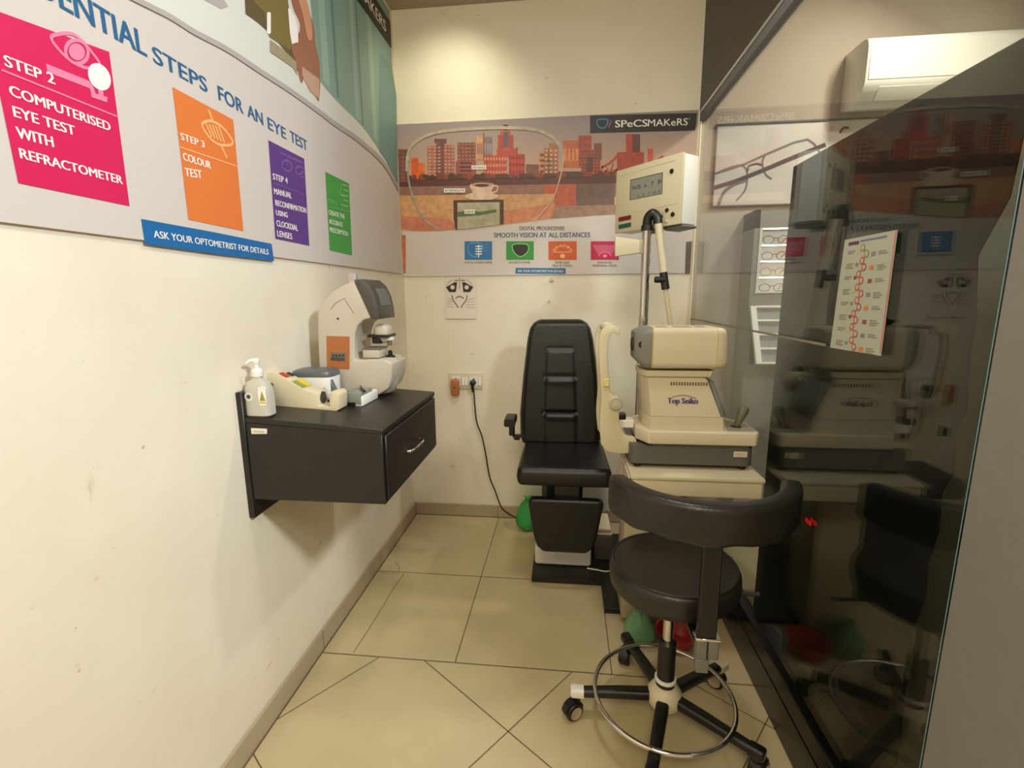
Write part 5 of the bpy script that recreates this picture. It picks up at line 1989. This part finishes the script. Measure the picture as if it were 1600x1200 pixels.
grey_cab = mat('cabinet_grey', (152, 146, 136), 0.5)
KX0, KX1, KY = 0.955, 1.75, 2.70
t = thing('display_cabinet', 'grey display cabinet with lit white shelves beyond the glass', 'cabinet', (1.35, 2.79, 0))
b = MB(grey_cab)
b.box((KX0, KY, 0), (KX0 + 0.025, YB, 1.815), grey_cab)
b.box((KX0, KY, 1.725), (KX1, YB, 1.815), grey_cab)
b.box((KX0 + 0.025, YB - 0.02, 0.0), (KX1, YB, 1.725), grey_cab)
b.box((KX0 + 0.025, KY, 1.33), (KX1, YB - 0.02, 1.395), grey_cab)
b.box((KX0 + 0.025, KY, 0.0), (KX1, YB - 0.02, 1.02), grey_cab)
b.box((KX1 - 0.025, KY, 1.02), (KX1, YB - 0.02, 1.725), grey_cab)
b.build('carcass', t)
shw = mat('shelf_white', (240, 238, 232), 0.4)
lit = mat('shelf_light', (255, 250, 240), 0.4, emit=(255, 246, 232), estr=14.0)
b = MB(shw)
b.box((KX0 + 0.026, KY - 0.006, 1.396), (KX0 + 0.038, YB - 0.021, 1.724), shw)
b.box((KX0 + 0.038, YB - 0.028, 1.396), (KX1 - 0.03, YB - 0.021, 1.724), shw)
b.build('niche', t)
for k in range(4):
    b = MB(shw)
    z = 1.398 + k * 0.081
    b.box((KX0 + 0.038, KY - 0.004, z), (KX1 - 0.03, YB - 0.028, z + 0.008), shw)
    so = b.build('shelf', t)
    b = MB(lit)
    b.box((KX0 + 0.045, KY + 0.004, z - 0.003 if k else 1.720), (KX1 - 0.04, KY + 0.012, z - 0.0005 if k else 1.7235), lit)
    b.build('light_strip', so)


def spectacles(c, m, lab, wd=0.066, rot=0.0):
    t = thing('spectacles', lab, 'spectacles', c, 'spectacles in the lit display')
    c = V(c)
    ca, sa = cos(rot), sin(rot)

    def tr(x, y, z):
        return c + V((x, y * ca - z * sa, y * sa + z * ca))
    b = MB(m)
    for s in (-1, 1):
        b.tube([tr(s * wd * 0.55 + 0.027 * cos(q), 0, 0.021 + 0.019 * sin(q) - 0.003 * abs(cos(q))) for q in [2 * pi * k / 20 for k in range(20)]], 0.0018, m, 6, True)
    b.tube([tr(-0.010, 0, 0.026), tr(0, -0.003, 0.030), tr(0.010, 0, 0.026)], 0.0018, m, 6)
    b.build('frame_front', t)
    for s in (-1, 1):
        b = MB(m)
        b.tube([tr(s * wd * 0.98, 0, 0.028), tr(s * wd * 0.98, 0.05, 0.028), tr(s * wd * 0.94, 0.075, 0.012)], 0.0018, m, 6)
        b.build('temple', t)


for k, (m, nm) in enumerate(((mat('specs_grey', (80, 84, 88), 0.3), 'grey spectacles on the lowest lit shelf beyond the glass'), (mat('specs_amber', (176, 128, 70), 0.3), 'amber spectacles on the second lit shelf from the bottom'), (mat('specs_plum', (92, 66, 78), 0.3), 'plum spectacles on the second lit shelf from the top'), (mat('specs_dark', (54, 50, 48), 0.3), 'dark spectacles on the top lit shelf beyond the glass'))):
    spectacles((KX0 + 0.118, KY + 0.025, 1.4065 + k * 0.081), m, nm)
# sloping white tray rack below
t2 = thing('spectacle_rack', 'white sloping rack of trays below the lit shelves', 'rack', (1.25, 2.66, 1.03))
tp, bt = V((0, 2.695, 1.325)), V((0, 2.555, 1.04))
dirv = bt - tp


def rk(x, s, d=0.0):
    nn = V((0, dirv.z, -dirv.y)).normalized()
    q = tp + dirv * s + nn * d
    return V((x, q.y, q.z))


b = MB(shw)
for xa, xb in ((0.957, 0.985), (1.69, 1.72)):
    b.prism([rk(xa, 0), rk(xb, 0), rk(xb, 1), rk(xa, 1)], V((0, 0.0, -0.001)) + V((0, dirv.z, -dirv.y)).normalized() * 0.02, shw)
b.build('side_rail', t2)
for k in range(5):
    s = 0.0 + k * 0.243
    b = MB(shw)
    b.prism([rk(0.985, s), rk(1.69, s), rk(1.69, s + 0.03), rk(0.985, s + 0.03)], V((0, dirv.z, -dirv.y)).normalized() * 0.02, shw)
    b.build('tray_bar', t2)
b = MB(mat('tray_grey', (150, 148, 144), 0.4))
b.prism([rk(0.985, 0, 0.0), rk(1.69, 0, 0.0), rk(1.69, 1, 0.0), rk(0.985, 1, 0.0)], -V((0, dirv.z, -dirv.y)).normalized() * 0.004)
b.build('tray_bed', t2)

for o in list(bpy.data.objects):
    if '_base' in o:
        del o['_base']
